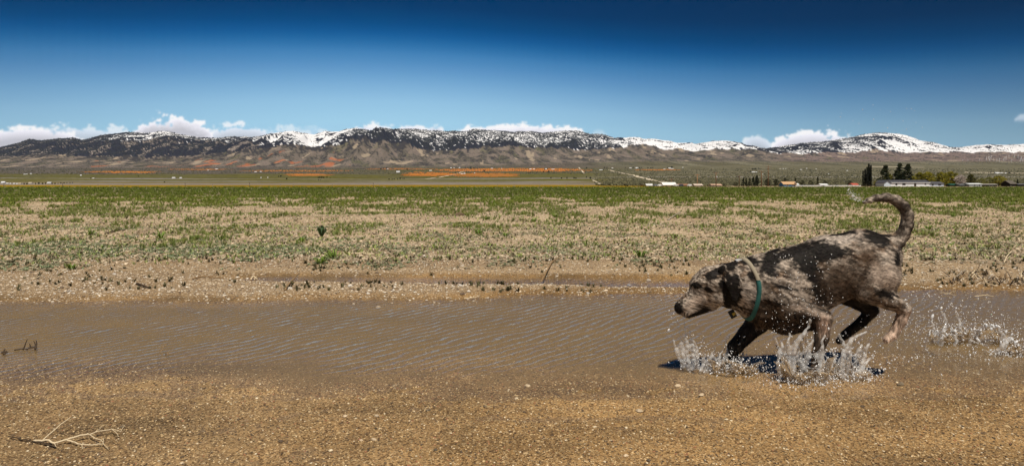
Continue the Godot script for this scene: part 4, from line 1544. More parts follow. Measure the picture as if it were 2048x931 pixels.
	for i in 26:
		sp.append(dp(rng.randf_range(760, 1250), rng.randf_range(-320, -180), rng.randf_range(-0.2, 0.2))); sz.append(rng.randf_range(0.0008, 0.0018))
	for i in 160:
		sp.append(dp(rng.randf_range(1000, 1500), rng.randf_range(480, 700), rng.randf_range(-0.3, 0.3))); sz.append(rng.randf_range(0.001, 0.0026))
	droplets(t, sp, sz)

# ------------------------------------------------------------------ trees, houses, poles and turbines

const ORDER := ["first", "second", "third", "fourth", "fifth", "sixth", "seventh", "eighth", "ninth", "tenth", "eleventh", "twelfth", "thirteenth", "fourteenth", "fifteenth", "sixteenth", "seventeenth", "eighteenth", "nineteenth", "twentieth", "twenty-first", "twenty-second", "twenty-third", "twenty-fourth", "twenty-fifth", "twenty-sixth", "twenty-seventh", "twenty-eighth", "twenty-ninth", "thirtieth"]

func stand(u: float, d: float) -> Vector3:
	var x := (u - 1024.0) * d / FOCAL
	return Vector3(x, far_height(x, d) - 0.05, -d)

func leaf_cloud(sd: int, high: float, wide: float, kind: String, c0: Color, c1: Color, n_clumps: int, per: int, leaf: float) -> ArrayMesh:
	var r := RandomNumberGenerator.new()
	r.seed = sd
	var st := begin(false)
	for k in n_clumps:
		var t := r.randf()
		var rad := 0.0
		var lean := 0.0
		match kind:
			"column": rad = (0.25 + 0.75 * sin(PI * pow(t, 0.75))) * (1.0 - 0.6 * t * t)
			"cedar":
				var tier := absf(fposmod(t * 6.5, 1.0) - 0.35)
				rad = pow(1.02 - t, 0.85) * (1.2 - tier * 0.8) + 0.03
				lean = 0.22 * t
			"cone": rad = (1.04 - t) * r.randf_range(0.6, 1.1)
			_: rad = sqrt(maxf(0.0, 1.0 - pow(t * 1.9 - 0.9, 2.0))) * r.randf_range(0.55, 1.1)
		var a := r.randf() * TAU
		var out := sqrt(r.randf()) if kind != "round" else pow(r.randf(), 0.35)
		var y0 := 0.06 if kind in ["column", "cone", "cedar"] else 0.14
		var c := Vector3(cos(a) * out * rad * wide / 2 + lean * wide, high * (y0 + (1.0 - y0) * t), sin(a) * out * rad * wide / 2)
		if kind == "cedar": c.y -= out * rad * wide * 0.06
		var tone := r.randf()
		for q in per:
			var s := leaf * r.randf_range(0.6, 1.3)
			var off := Vector3(r.randfn(0, 1), r.randfn(0, 0.7), r.randfn(0, 1)) * leaf * (1.3 if kind == "round" else 0.8)
			if kind == "cedar": off.y *= 0.4
			if kind == "column": off.y *= 1.8
			var b := Basis(Vector3(r.randf_range(-1, 1), r.randf_range(-1, 1), r.randf_range(-1, 1)).normalized(), r.randf() * TAU)
			var p := c + off
			st.set_color(c0.lerp(c1, clampf(tone + r.randf_range(-0.3, 0.3), 0.0, 1.0)))
			tri(st, p + b * Vector3(-s, -s * 0.4, 0), p + b * Vector3(0, s, s * 0.3), p + b * Vector3(s, -s * 0.5, 0))
	return done(st)

func tree(called: String, label: String, u: float, top: float, wide_px: float, kind: String, c0: Color, c1: Color, d := 335.0, group := "", sd := 0) -> void:
	var p := stand(u, d)
	var high := EYE - (top - HORIZON) * d / FOCAL - p.y
	var wide := wide_px * d / FOCAL
	var t := thing(called, label, "tree", p, 0.0, group)
	var st := begin()
	var tw := 0.035 * high
	tube(st, [Vector3(0, -0.2, 0), Vector3(0.02 * wide, high * 0.35, 0), Vector3(0.08 * wide, high * (0.8 if kind != "round" else 0.55), 0)], [tw, tw * 0.7, tw * 0.2], 6)
	if kind == "round":
		for k in 6:
			var a := TAU * k / 6.0 + sd
			tube(st, [Vector3(0, high * (0.2 + 0.04 * k), 0), Vector3(cos(a) * wide * 0.16, high * 0.5, sin(a) * wide * 0.16), Vector3(cos(a) * wide * 0.34, high * (0.7 + 0.04 * k), sin(a) * wide * 0.34)], [tw * 0.5, tw * 0.3, tw * 0.08], 5)
	obj("trunk", done(st), M.bark, t)
	var big := clampf(high / 10.0, 0.15, 1.3)
	var clumps := int(95 * clampf(wide_px / 14.0, 0.6, 2.0)) if kind != "column" else 150
	obj("crown", leaf_cloud(int(u * 7) + sd, high, wide, kind, c0, c1, clumps, 26, 0.27 * big * (1.0 if kind != "column" else 0.62)), M.leaf, t)

func house(called: String, label: String, cat: String, p: Vector3, turn: float, size: Vector3, ridge: float, wall: Color, roof: Color, windows: Array, door := -99.0, group := "") -> Node3D:
	# size: length, wall height, depth; windows: [x, y, width, height] on the front
	var t := thing(called, label, cat, p, turn, group)
	var w := mat(wall, 0.85)
	var rf := mat(roof, 0.85)
	var st := begin(false)
	box(st, Vector3(0, size.y / 2 - 0.3, 0), Vector3(size.x, size.y + 0.6, size.z))
	for s in [-1.0, 1.0]:
		var a := Vector3(s * size.x / 2, size.y, size.z / 2)
		var b := Vector3(s * size.x / 2, size.y, -size.z / 2)
		var c := Vector3(s * size.x / 2, size.y + ridge - 0.05, 0)
		if s > 0: tri(st, a, c, b)
		else: tri(st, a, b, c)
	obj("wall", done(st), w, t)
	st = begin(false)
	var ex := size.x / 2 + 0.35
	var ez := size.z / 2 + 0.3
	var low := size.y - 0.3 * ridge / (size.z / 2)
	for s in [-1.0, 1.0]:
		var a := Vector3(-ex, low, s * ez)
		var b := Vector3(ex, low, s * ez)
		var c := Vector3(ex, size.y + ridge, 0)
		var e := Vector3(-ex, size.y + ridge, 0)
		var dn := Vector3(0, -0.16, 0)
		quad(st, a, e, c, b); quad(st, a + dn, b + dn, c + dn, e + dn)
		quad(st, a, b, b + dn, a + dn); quad(st, a, a + dn, e + dn, e); quad(st, b, c, c + dn, b + dn)
	var rm := obj("roof", done(st), rf, t)
	if size.x > 12.0 and wall.get_luminance() > 0.5:
		st = begin(false)
		box(st, Vector3(0, low - 0.08, ez + 0.03), Vector3(size.x + 0.6, 0.2, 0.05))
		obj("fascia", done(st), M.white, rm)
	for q in windows:
		st = begin(false)
		box(st, Vector3(q[0], q[1], size.z / 2 + 0.03), Vector3(q[2] + 0.16, q[3] + 0.16, 0.06))
		var f := obj("window", done(st), M.trim, t)
		st = begin(false)
		box(st, Vector3(q[0], q[1], size.z / 2 + 0.07), Vector3(q[2], q[3], 0.03))
		obj("pane", done(st), M.glass, f)
	if door > -90.0:
		st = begin(false)
		box(st, Vector3(door, 0.95, size.z / 2 + 0.04), Vector3(1.0, 2.0, 0.07))
		obj("door", done(st), M.door, t)
	return t

func utility_pole(label: String, u: float, top: float, d: float, arms: int, drum := false, tone := 1.0) -> void:
	var p := stand(u, d)
	var high := EYE - (top - HORIZON) * d / FOCAL - p.y
	var t := thing("utility_pole", label, "utility pole", p, 0.12, "wooden poles beyond the field")
	var m := mat(lin(0.17 * tone, 0.095 * tone, 0.05 * tone), 0.9)
	var st := begin()
	tube(st, [Vector3(0, -0.5, 0), Vector3(0, high * 0.5, 0), Vector3(0, high, 0)], [0.22, 0.2, 0.16], 8)
	obj("pole", done(st), m, t)
	for k in arms:
		st = begin(false)
		box(st, Vector3(0, high - 0.35 - 1.1 * k, 0.16), Vector3(2.8 if k == 0 else 2.2, 0.2, 0.14))
		var arm := obj("crossarm", done(st), m, t)
		for q in [-1.1, -0.45, 0.45, 1.1]:
			st = begin()
			tube(st, [Vector3(q * (1.0 if k == 0 else 0.75), high - 0.28 - 1.1 * k, 0.16), Vector3(q * (1.0 if k == 0 else 0.75), high - 0.08 - 1.1 * k, 0.16)], [0.05, 0.06], 6)
			obj("insulator", done(st), M.metal, arm)
	if drum:
		st = begin()
		tube(st, [Vector3(0.38, high - 3.0, 0.1), Vector3(0.38, high - 2.95, 0.1), Vector3(0.38, high - 2.0, 0.1), Vector3(0.38, high - 1.95, 0.1)], [0.2, 0.27, 0.27, 0.2], 10)
		obj("transformer", done(st), M.metal, t)

func turbine(u: float, row: float, high_px: float, spin: float) -> void:
	var p := on_valley(u, row)
	var k := -p.z / FOCAL
	var high := high_px * k
	var t := thing("wind_turbine", "tiny white wind turbine, %s from the left below the snowy ridge" % ORDER[used.get("wind_turbine", -1) + 1], "wind turbine", p, 0.5, "wind turbines below the snowy ridge")
	var st := begin()
	tube(st, [Vector3(0, -5, 0), Vector3(0, high, 0)], [3.4, 2.2], 7)
	obj("tower", done(st), M.white, t)
	st = begin(false)
	box(st, Vector3(0, high + 1.0, 1.0), Vector3(4.5, 4.5, 9))
	obj("nacelle", done(st), M.white, t)
	for b in 3:
		var a := spin + TAU * b / 3.0
		var o := Vector3(0, high + 1.0, 6.0)
		st = begin()
		tube(st, [o, o + Vector3(sin(a), cos(a), 0) * high * 0.2, o + Vector3(sin(a), cos(a), 0) * high * 0.42], [1.6, 1.5, 0.5], 5)
		obj("blade", done(st), M.white, t)

var zone_count := {}

func place_words(u: float, what: String) -> String:
	# which one of its kind, counted from the left within its part of the valley
	var z := 0
	while z < 6 and u >= [150, 480, 700, 880, 1180, 1460][z]: z += 1
	var key := what + str(z)
	zone_count[key] = zone_count.get(key, -1) + 1
	var zone: String = ["at the valley's left edge", "below the dark left mountain", "below the snowy dip", "left of the pale diagonal track", "around the large poppy field", "beyond the settlement roofs", "in the scrubland at the right"][z]
	return "%s, %s from the left of those %s" % [what, ORDER[zone_count[key]], zone]

func build_far_things() -> void:
	M.trim = mat(lin(0.6, 0.6, 0.6), 0.7)
	M.glass = mat(lin(0.02, 0.025, 0.03), 0.15)
	M.door = mat(lin(0.05, 0.04, 0.035), 0.6)
	M.white = mat(lin(0.82, 0.82, 0.82), 0.6)
	M.metal = mat(lin(0.45, 0.47, 0.5), 0.45)
	var white := lin(0.78, 0.8, 0.83)
	# the long white house and the sheds to its right
	var d := 330.0
	var k := d / FOCAL
	house("long_house", "long low white house with a dark grey roof in front of the windblown conifers", "house", stand(1808, d), 0.0, Vector3(86 * k, 2.15, 7.0), 1.1, white, lin(0.055, 0.055, 0.065), [[-5.6, 1.25, 0.9, 0.9], [-1.9, 1.25, 1.5, 0.9], [8.6, 1.3, 0.7, 0.6]], 3.6)
	house("house_wing", "lower white wing at the right end of the long white house", "house", stand(1865, d + 0.5), 0.0, Vector3(31 * k, 1.6, 6.0), 0.85, lin(0.62, 0.68, 0.78), lin(0.075, 0.075, 0.085), [[-1.6, 0.95, 0.9, 0.6], [1.8, 0.95, 1.4, 0.6]])
	house("garage", "pale blue-grey gabled end building at the left of the long white house", "garage", stand(1767, d - 5.0), PI / 2, Vector3(7.4, 2.0, 13 * k), 1.15, lin(0.55, 0.62, 0.7), lin(0.06, 0.06, 0.07), [[0.0, 0.9, 0.7, 0.9]])
	house("shed", "dark open shed with a green roof edge right of the long white house", "shed", stand(1906, d + 6), 0.0, Vector3(18 * k, 1.1, 4.0), 0.25, lin(0.03, 0.03, 0.03), lin(0.03, 0.13, 0.1), [])
	house("shed", "slate blue shed between the green-roofed and the pale metal shed", "shed", stand(1926, d + 3), 0.0, Vector3(23 * k, 1.05, 4.0), 0.25, lin(0.12, 0.14, 0.16), lin(0.16, 0.17, 0.18), [])
	house("metal_shed", "pale metal shed with a bright flat roof under the blossoming tree", "shed", stand(1945, d + 1), 0.0, Vector3(25 * k, 1.35, 5.0), 0.3, lin(0.42, 0.46, 0.47), lin(0.72, 0.75, 0.76), [[1.9, 0.8, 0.5, 0.9], [-0.4, 0.8, 0.5, 0.9]])
	house("shed", "long dark lean-to shed right of the pale metal shed", "shed", stand(1973, d + 4), 0.0, Vector3(33 * k, 1.15, 4.0), 0.25, lin(0.025, 0.024, 0.022), lin(0.3, 0.28, 0.25), [[1.0, 0.35, 1.6, 0.5]])
	house("barn", "dark wooden barn with a weathered grey gable roof at the right end of the sheds", "barn", stand(2018, d + 2), 0.35, Vector3(17 * k, 1.6, 4.4), 1.4, lin(0.022, 0.02, 0.018), lin(0.11, 0.095, 0.08), [])
	house("shed", "low black shed at the right edge beyond the barn", "shed", stand(2042, d + 4), 0.0, Vector3(22 * k, 1.2, 4.0), 0.3, lin(0.02, 0.02, 0.02), lin(0.1, 0.1, 0.11), [])
	# houses in the middle and on the left of the settlement
	house("cottage", "blue-walled cottage with a tan roof and round trees behind it", "house", stand(1576, d), 0.0, Vector3(25 * k, 1.35, 5.5), 1.15, lin(0.06, 0.2, 0.42), lin(0.5, 0.31, 0.17), [[-1.2, 0.8, 0.8, 0.6], [1.4, 0.8, 0.8, 0.6]], 2.6)
	house("shed", "pale flat-roofed shed behind the tan-roofed blue cottage", "shed", stand(1581, d + 9), 0.0, Vector3(12 * k, 2.3, 4.0), 0.2, lin(0.4, 0.42, 0.45), lin(0.75, 0.76, 0.78), [])
	house("shed", "small bright blue shed with a white roof beside the blue cottage", "shed", stand(1592, d + 1), 0.0, Vector3(6 * k, 1.1, 3.0), 0.5, lin(0.08, 0.26, 0.5), lin(0.7, 0.72, 0.74), [])
	house("shed", "white box-like shed with a white roof over the white fence", "shed", stand(1646, d - 2), 0.0, Vector3(13 * k, 1.05, 3.0), 0.35, white, lin(0.8, 0.81, 0.82), [])
	house("cottage", "small house with a red roof left of the dark cypresses", "house", stand(1708, d + 10), 0.0, Vector3(11 * k, 1.0, 4.0), 0.7, lin(0.35, 0.3, 0.27), lin(0.42, 0.09, 0.06), [])
	house("farmhouse", "wide white-roofed house in the settlement left of the utility poles", "house", stand(1337, d), 0.0, Vector3(25 * k, 0.95, 6.0), 1.15, lin(0.55, 0.52, 0.48), lin(0.75, 0.73, 0.7), [[-1.8, 0.5, 0.7, 0.5], [1.2, 0.5, 0.7, 0.5]])
	house("farmhouse", "low house with a rust brown roof right of the white-roofed house", "house", stand(1364, d + 4), 0.0, Vector3(26 * k, 0.75, 5.0), 0.6, lin(0.4, 0.34, 0.28), lin(0.26, 0.13, 0.08), [])
	house("farmhouse", "small whitish house beneath the pale utility pole", "house", stand(1395, d), 0.0, Vector3(15 * k, 0.8, 5.0), 0.55, lin(0.62, 0.6, 0.58), lin(0.55, 0.45, 0.38), [[1.4, 0.4, 0.6, 0.4]])
	house("farmhouse", "low house with a salmon roof beside the pole that carries a drum", "house", stand(1431, d + 5), 0.0, Vector3(19 * k, 0.85, 5.0), 0.45, lin(0.45, 0.4, 0.35), lin(0.55, 0.36, 0.26), [])
	house("farmhouse", "small pale house left of the white-roofed house", "house", stand(1298, d + 2), 0.0, Vector3(11 * k, 0.7, 4.0), 0.7, lin(0.5, 0.5, 0.5), lin(0.6, 0.6, 0.6), [])
	# parked vehicles and junk read as a line of small pale shapes in front of the settlement
	for q in [[1319, "white van parked at the left of the white-roofed house", 0.75, 0.75, 0.75], [1352, "pale van parked in front of the rust-roofed house", 0.6, 0.6, 0.62], [1362, "dark pickup parked in front of the rust-roofed house", 0.05, 0.06, 0.09], [1379, "white car parked between the rust-roofed and the small whitish house", 0.7, 0.7, 0.7], [1311, "grey car parked left of the white van", 0.2, 0.22, 0.25]]:
		var t := thing("parked_car", q[1], "car", stand(q[0], d - 8), 0.1, "vehicles parked in the settlement")
		var st := begin(false)
		box(st, Vector3(0, 0.55, 0), Vector3(2.4, 0.5, 1.3))
		box(st, Vector3(0.15, 0.98, 0), Vector3(1.5, 0.36, 1.15))
		obj("body", done(st), mat(lin(q[2], q[3], q[4]), 0.35), t)
		for s in [-0.75, 0.75]:
			for z in [-0.6, 0.6]:
				st = begin()
				tube(st, [Vector3(s, 0.28, z - 0.1), Vector3(s, 0.28, z + 0.1)], [0.28, 0.28], 10)
				obj("wheel", done(st), M.door, t)
	# white fence in front of the trees
	for f in [[1592, 1643, "white board fence left of the white shed"], [1650, 1722, "white board fence between the white shed and the cypresses"]]:
		var a := stand(f[0], d - 4)
		var b := stand(f[1], d - 4)
		var t := thing("board_fence", f[2], "fence", a, 0.0, "white fences in front of the trees")
		for row in 2:
			var st := begin(false)
			box(st, Vector3((b.x - a.x) / 2, 0.22 + 0.3 * row, 0), Vector3(b.x - a.x, 0.2, 0.05))
			obj("rail", done(st), M.white, t)
		var n := int((b.x - a.x) / 1.6)
		for i in n + 1:
			var st := begin(false)
			box(st, Vector3((b.x - a.x) * i / n, 0.3, 0.06), Vector3(0.12, 0.85, 0.06))
			obj("post", done(st), M.white, t)
	# trees: cypresses, windblown conifers, spring broadleaves
	var dark0 := Color(0.012, 0.018, 0.010)
	var dark1 := Color(0.035, 0.042, 0.018)
	var cyp := [[1727, 342], [1731, 338], [1735, 334.5], [1738.5, 328.5], [1742.5, 331]]
	for i in 5: tree("cypress_tree", "slim dark cypress, %s from the left of the five left of the long white house" % ORDER[i], cyp[i][0], cyp[i][1], 3.1, "column", Color(0.010, 0.013, 0.010), Color(0.024, 0.028, 0.016), 333.0 + i % 2, "cypresses left of the long house", i)
	var ced := [[1765, 330.5, 34], [1794, 326.5, 30], [1810, 327.5, 33]]
	for i in 3: tree("conifer_tree", "tall windblown conifer leaning right, %s of the three behind the long white house" % ORDER[i], ced[i][0], ced[i][1], ced[i][2], "cedar", dark0, Color(0.05, 0.058, 0.02), 342.0, "windblown conifers behind the long house", i)
	var yel0 := Color(0.10, 0.105, 0.012)
	var yel1 := Color(0.36, 0.31, 0.03)
	var yel := [[1779, 348, 14, "small yellow-green tree between the windblown conifers"], [1826, 352, 14, "low yellow-green tree just right of the windblown conifers"], [1840, 345, 18, "yellow-green tree behind the middle of the long white house"], [1857, 344.5, 22, "broad yellow-green tree behind the right half of the long white house"], [1884, 345, 27, "large yellow-green tree at the right end of the long white house"],
		[1903, 344, 25, "tall yellow-green tree left of the blossoming tree"], [1964, 357, 18, "pale yellow-green shrub-like tree right of the dark tree"], [1979, 354.5, 22, "pale flecked yellow-green tree above the long dark lean-to shed"], [1998, 352, 26, "yellow-green tree left of the dark barn"], [1752, 362, 10, "small yellow-green tree between the cypresses and the conifers"]]
	for q in yel: tree("broadleaf_tree", q[3], q[0], q[1], q[2] * 1.2, "round", yel0, yel1 if q[0] < 1950 or q[0] > 1990 else Color(0.3, 0.29, 0.1), 345.0 + fmod(q[0], 7.0), "spring trees behind the long house and sheds")
	tree("broadleaf_tree", "dark olive tree right of the blossoming tree", 1944, 349, 20, "round", Color(0.03, 0.035, 0.01), Color(0.12, 0.11, 0.02), 344.0)
	tree("blossom_tree", "rounded tree white with blossom above the pale metal shed", 1922, 350, 23, "round", Color(0.33, 0.27, 0.24), Color(0.62, 0.55, 0.5), 343.0)
	tree("broadleaf_tree", "round dark tree beside the small red-roofed house", 1699, 361.5, 13, "round", dark0, Color(0.05, 0.05, 0.02), 345.0)
	tree("conifer_tree", "small dark conifer behind the low shed at the far right", 2036, 358, 8, "cone", dark0, dark1, 346.0)
	var con := [[1487.5, 355.5, 12], [1493, 356, 11], [1500, 356, 10], [1507, 353.5, 13], [1514.5, 350.5, 17]]
	for i in 5: tree("conifer_tree", "dark conifer, %s from the left of the five just left of the tall crossarm poles" % ORDER[i], con[i][0], con[i][1], con[i][2], "cone", dark0, dark1, 340.0 + i, "conifers left of the tall poles", i)
	var mid := [[1536, 358, 14, "round", "round dark tree just right of the two tall poles"], [1552, 358, 14, "round", "round dark tree left of the blue cottage"], [1571, 357, 15, "round", "round dark tree behind the tan roof of the blue cottage"], [1591, 355.5, 7, "cone", "thin dark conifer right of the blue cottage"], [1605, 360.5, 12, "round", "round dark tree at the left end of the white fence"], [1622, 361, 11, "round", "round dark tree behind the middle of the white fence"],
		[1636, 353.5, 9, "cone", "tall dark conifer left of the white box-like shed"], [1651, 361.5, 11, "round", "round dark tree behind the white box-like shed"], [1449, 366, 13, "round", "low dark bush tree right of the salmon-roofed house"], [1471, 364, 15, "round", "low olive bush tree left of the five conifers"], [1256, 369, 7, "round", "lone dark bush at the left end of the settlement"],
		[1284, 368, 11, "round", "rust brown bushy tree left of the small pale house"], [1304, 367.5, 7, "round", "small dark tree behind the small pale house"], [1380, 367, 9, "round", "dark tree between the rust-roofed and the small whitish house"], [1415, 369, 5, "cone", "small dark conifer left of the salmon-roofed house"]]
	for q in mid: tree("broadleaf_tree" if q[3] == "round" else "conifer_tree", q[4], q[0], q[1], q[2], q[3], Color(0.05, 0.025, 0.012) if q[0] == 1284 else dark0, Color(0.14, 0.06, 0.03) if q[0] == 1284 else Color(0.06, 0.062, 0.022), 341.0 + fmod(q[0], 5.0))
	# poles
	utility_pole("tallest wooden pole with two crossarms, right one of the pair by the conifers", 1537, 331, 332.0, 2)
	utility_pole("tall wooden pole with one crossarm, left one of the pair by the conifers", 1523.5, 341, 334.0, 1)
	utility_pole("grey wooden pole carrying a transformer drum beside the salmon-roofed house", 1432.5, 344, 330.0, 1, true, 1.1)
	utility_pole("pale wooden pole rising behind the small whitish house", 1395, 348, 330.0, 1, false, 1.9)
	utility_pole("dark wooden pole at the left edge of the five conifers", 1479, 351, 334.0, 1, false, 0.6)
	utility_pole("thin wooden pole rising over the white-roofed house", 1343, 357, 336.0, 1, false, 1.2)
	# posts along the far edge of the field
	var posts := [6.5, 47, 124, 195, 245.5, 347, 369.5, 424, 498.5, 560, 586, 627, 664, 746, 759, 894, 995, 1028, 1080, 1133, 1167]
	var tall := [0, 2, 6, 8, 13]
	for i in posts.size():
		var pd := 118.0
		var p := stand(posts[i], pd)
		var top := 364.5 if i in tall else 368.0
		var high := EYE - (top - HORIZON) * pd / FOCAL - p.y
		var t := thing("fence_post", "thin weathered post, %s from the left along the far edge of the green field" % ORDER[i], "post", p, 0.0, "posts along the far edge of the field")
		var st := begin()
		tube(st, [Vector3(0, -0.3, 0), Vector3(0.01, high, 0)], [0.05, 0.045] if i in tall else [0.022, 0.02], 6)
		obj("stake", done(st), M.bark, t)
		st = begin()
		tube(st, [Vector3(-0.02, high * 0.7, 0), Vector3(0.03, high * 0.7, 0)], [0.06, 0.06] if i in tall else [0.03, 0.03], 6)
		obj("wire_clip", done(st), M.metal, t)
	# turbines at the far right
	var tb := [[1926, 323.5, 2.6], [1936.5, 323.5, 2.4], [1959.5, 323.3, 3], [1973.5, 323.8, 7], [1978.5, 323.4, 9], [1980, 324, 6], [1983, 323, 8], [1987, 323.4, 4], [1994.5, 324, 5], [1999.5, 324.2, 6.5], [2008.5, 324, 6.5], [2013, 323.5, 9], [2019, 320.5, 5], [2023.5, 324.5, 4], [2029.5, 320.8, 6], [2037, 321.5, 6.5], [2041.5, 324.5, 6], [2043.5, 323.6, 9], [2046.5, 324.6, 6]]
	for q in tb: turbine(q[0], q[1], q[2], q[0] * 1.7)
	# small farmsteads over the valley
	var farms := [[6, 366.2, 7, 3], [14, 366.8, 5, 1.4], [20, 366.8, 2, 1.2], [27.5, 367, 3, 1.4], [33, 367.2, 2, 1.4], [38.5, 367.2, 5, 1.6], [60, 366.2, 6, 1.8], [98, 366, 7, 2], [49, 348.8, 5, 1], [53, 348.6, 2, 1.2], [60, 348.2, 1.6, 1.6], [62, 348.2, 1.4, 1.4], [161, 351, 3, 1.6], [186, 356.8, 3, 1.2], [347, 356, 6, 2], [361, 356, 4, 1.8],
		[416, 340.8, 3, 1], [433, 338, 5, 1.2], [511, 344.2, 4.5, 1.2], [521, 343.8, 3, 1.2], [521.5, 355.4, 1.6, 1.6], [535, 355.2, 1.6, 1.6], [796, 344.6, 7, 2.4], [775, 338.6, 3, 1.2], [861, 341.6, 5, 1.6], [924, 347.8, 5, 1.2], [929, 347.6, 3, 1.6], [949, 347, 2, 1.6], [902, 335.8, 3, 1.2], [908, 335.6, 2, 1], [919, 335.6, 3, 1.2], [1003, 337, 1.6, 1], [984, 336.8, 4, 1], [1061, 338.6, 4, 1.4], [1068, 338.6, 4, 1.2],
		[1092, 338.8, 3.6, 1.6], [1106, 339, 6, 1], [1202, 340.2, 6.5, 1.2], [1225, 336.2, 3, 1.2], [1261, 336.2, 4, 1.2], [1274, 336.6, 5, 1.8], [1329, 338.8, 3.6, 1], [1339.5, 337.2, 5, 1.6], [1345, 337.6, 5, 1], [1366, 335.6, 1.6, 1.2], [1507, 344, 6, 1.4], [1513, 344.2, 3, 1.2], [1526, 348.8, 1.4, 1], [1561, 337.6, 3, 0.8], [1567, 337.6, 2, 0.8], [1572, 337.4, 1.4, 0.8], [1602, 339.6, 3.4, 0.9], [1614, 336.6, 2, 1], [1694, 341.6, 2, 1], [1696, 341.4, 1.6, 1],
		[1995, 347, 9, 2.2], [2004, 346.6, 5, 1.6], [2012, 346.8, 3, 1.6], [1658, 348.4, 1.6, 1], [1633, 337.8, 2, 0.8]]
	farms.sort_custom(func(a, b): return a[0] < b[0])
	for i in farms.size():
		var q: Array = farms[i]
		var p := on_valley(q[0], q[1])
		var s := -p.z / FOCAL
		var roof := lin(0.72, 0.72, 0.74)
		if i in [5, 8, 24, 48]: roof = lin(0.6, 0.5, 0.36)
		house("farm_building", place_words(q[0], "tiny pale farm building"), "farm building", p, 0.0, Vector3(q[2] * s, q[3] * s * 0.7, q[2] * s * 0.6), q[3] * s * 0.5, lin(0.7, 0.7, 0.7), roof, [], -99.0, "small farm buildings over the valley floor")
	# dark trees dotted over the valley
	var dots := [[557, 354, 2.6], [561, 353.6, 3], [573, 359, 2.6], [636, 355.6, 2.6], [639, 355.4, 2.6], [643, 355.6, 3], [647, 355.4, 2.4], [653.5, 355, 2.6], [660, 355.6, 1.6], [637, 360.6, 2], [641, 360.6, 2], [778, 359.2, 2.2], [784, 359.2, 2.4], [788, 359, 2.2], [795, 359, 2.6], [800, 358.6, 3], [806, 358.2, 2], [809, 358, 2], [761, 339, 2.4], [767, 338, 2.4], [773, 337.6, 3], [794, 342.4, 2.6], [814, 340, 2.8], [931, 337, 2], [936, 336.6, 2.2], [941, 336.6, 3.2], [948, 337, 2.4], [955, 337, 2], [968, 342.6, 3.2], [1057, 345.6, 2], [1060.5, 345.6, 2], [1087, 344.6, 3], [1097.5, 344.4, 3.6], [1058, 338.4, 2], [1072, 338.4, 2], [1090, 338.6, 2], [1095.5, 338.6, 2.2],
		[1173.5, 336.4, 2.6], [1207, 339.8, 2], [1209, 335.8, 2], [1214, 335.8, 2], [1251, 336, 2], [1267, 336, 2.2], [1279, 336.2, 2.2], [1283, 336.2, 2], [1296, 336.4, 2], [1302, 336.4, 2.2], [1306, 336.2, 2.2], [1336, 336.6, 2.2], [1344, 335.8, 3], [1501, 344, 3], [1506, 340, 3], [1511, 339.2, 3], [1518, 338.6, 2.6], [1102, 356.6, 2.6], [1123, 357.4, 2.4], [1134, 357, 3], [1148, 357, 2.6], [1152, 357, 2.4], [1173, 355.4, 3], [1181, 357, 3.4], [103, 367.4, 2.4], [109, 367.2, 2.2], [115, 367, 2], [121, 366.4, 2.2], [127, 366.2, 2], [133, 366, 2], [47, 368.2, 2.4], [53, 368.2, 2.4], [70, 368, 2.6], [77, 367.6, 3.4], [84, 367.6, 2.6], [90, 367.4, 3], [139, 365.8, 1.8], [144, 365.6, 1.6], [2020, 347, 3], [180, 357, 1.8], [276, 353.6, 2], [328, 364.6, 2]]
	var tm := begin()
	tube(tm, [Vector3(0, -0.2, 0), Vector3(0, 0.5, 0)], [0.06, 0.04], 5)
	var trunk := done(tm)
	var crowns := [leaf_cloud(801, 1.0, 1.0, "round", dark0, dark1, 26, 9, 0.13), leaf_cloud(802, 1.0, 1.1, "round", dark0, dark1, 26, 9, 0.14), leaf_cloud(803, 1.15, 0.8, "cone", dark0, dark1, 26, 9, 0.12)]
	dots.sort_custom(func(a, b): return a[0] < b[0])
	for i in dots.size():
		var p := on_valley(dots[i][0], dots[i][1])
		var s: float = dots[i][2] * -p.z / FOCAL
		var t := thing("valley_tree", place_words(dots[i][0], "tiny dark tree"), "tree", p, float(i), "dark trees dotted over the valley floor")
		t.scale = Vector3(s, s, s)
		obj("trunk", trunk, M.bark, t)
		obj("crown", crowns[i % 3], M.leaf, t)

# ------------------------------------------------------------------ twigs, sticks, tussocks, stones

func px_path(list: Array, up: float, rad: Array) -> Array:
	# points of the photo's ground with heights in centimetres: [u, row, height]
	var pts := []
	for q in list:
		var g := at_row(q[0], q[1])
		pts.append(Vector3(g.x, maxf(g.y, 0.0) + up + (q[2] * 0.01 if q.size() > 2 else 0.0), g.z))
	return [pts, rad]

func ground_twig(t: Node3D, called: String, list: Array, r0: float, r1: float, m: Material, up := 0.004) -> void:
	var st := begin()
	var pts := []
	var rad := []
	var src: Array = px_path(list, up, [])[0]
	var n := noise(int(list[0][0]), 14.0, 2)
	for i in src.size() - 1:
		for k in 4:
			var t2 := k / 4.0
			var p: Vector3 = src[i].lerp(src[i + 1], t2)
			pts.append(p + Vector3(0, n.get_noise_2d(p.x, p.z), n.get_noise_2d(p.z, p.x)) * 0.006 - t.position)
	pts.append(src[-1] - t.position)
	for i in pts.size(): rad.append(lerpf(r0, r1, float(i) / (pts.size() - 1)))
	tube(st, pts, rad, 6)
	obj(called, done(st), m, t)

func stick(label: String, list: Array, r: float, m: Material, cat := "stick", called := "dry_stick") -> void:
	var p := at_row(list[0][0], list[0][1])
	var t := thing(called, label, cat, p)
	ground_twig(t, "stem", list, r, r * 0.6, m, 0.008)
	var a: Array = list[0]
	var b: Array = list[-1]
	var mid := [lerpf(a[0], b[0], 0.55), lerpf(a[1], b[1], 0.55), 0.5]
	ground_twig(t, "twig", [mid, [mid[0] + 5, mid[1] - 1.5, 2.0]], r * 0.6, r * 0.3, m, 0.008)

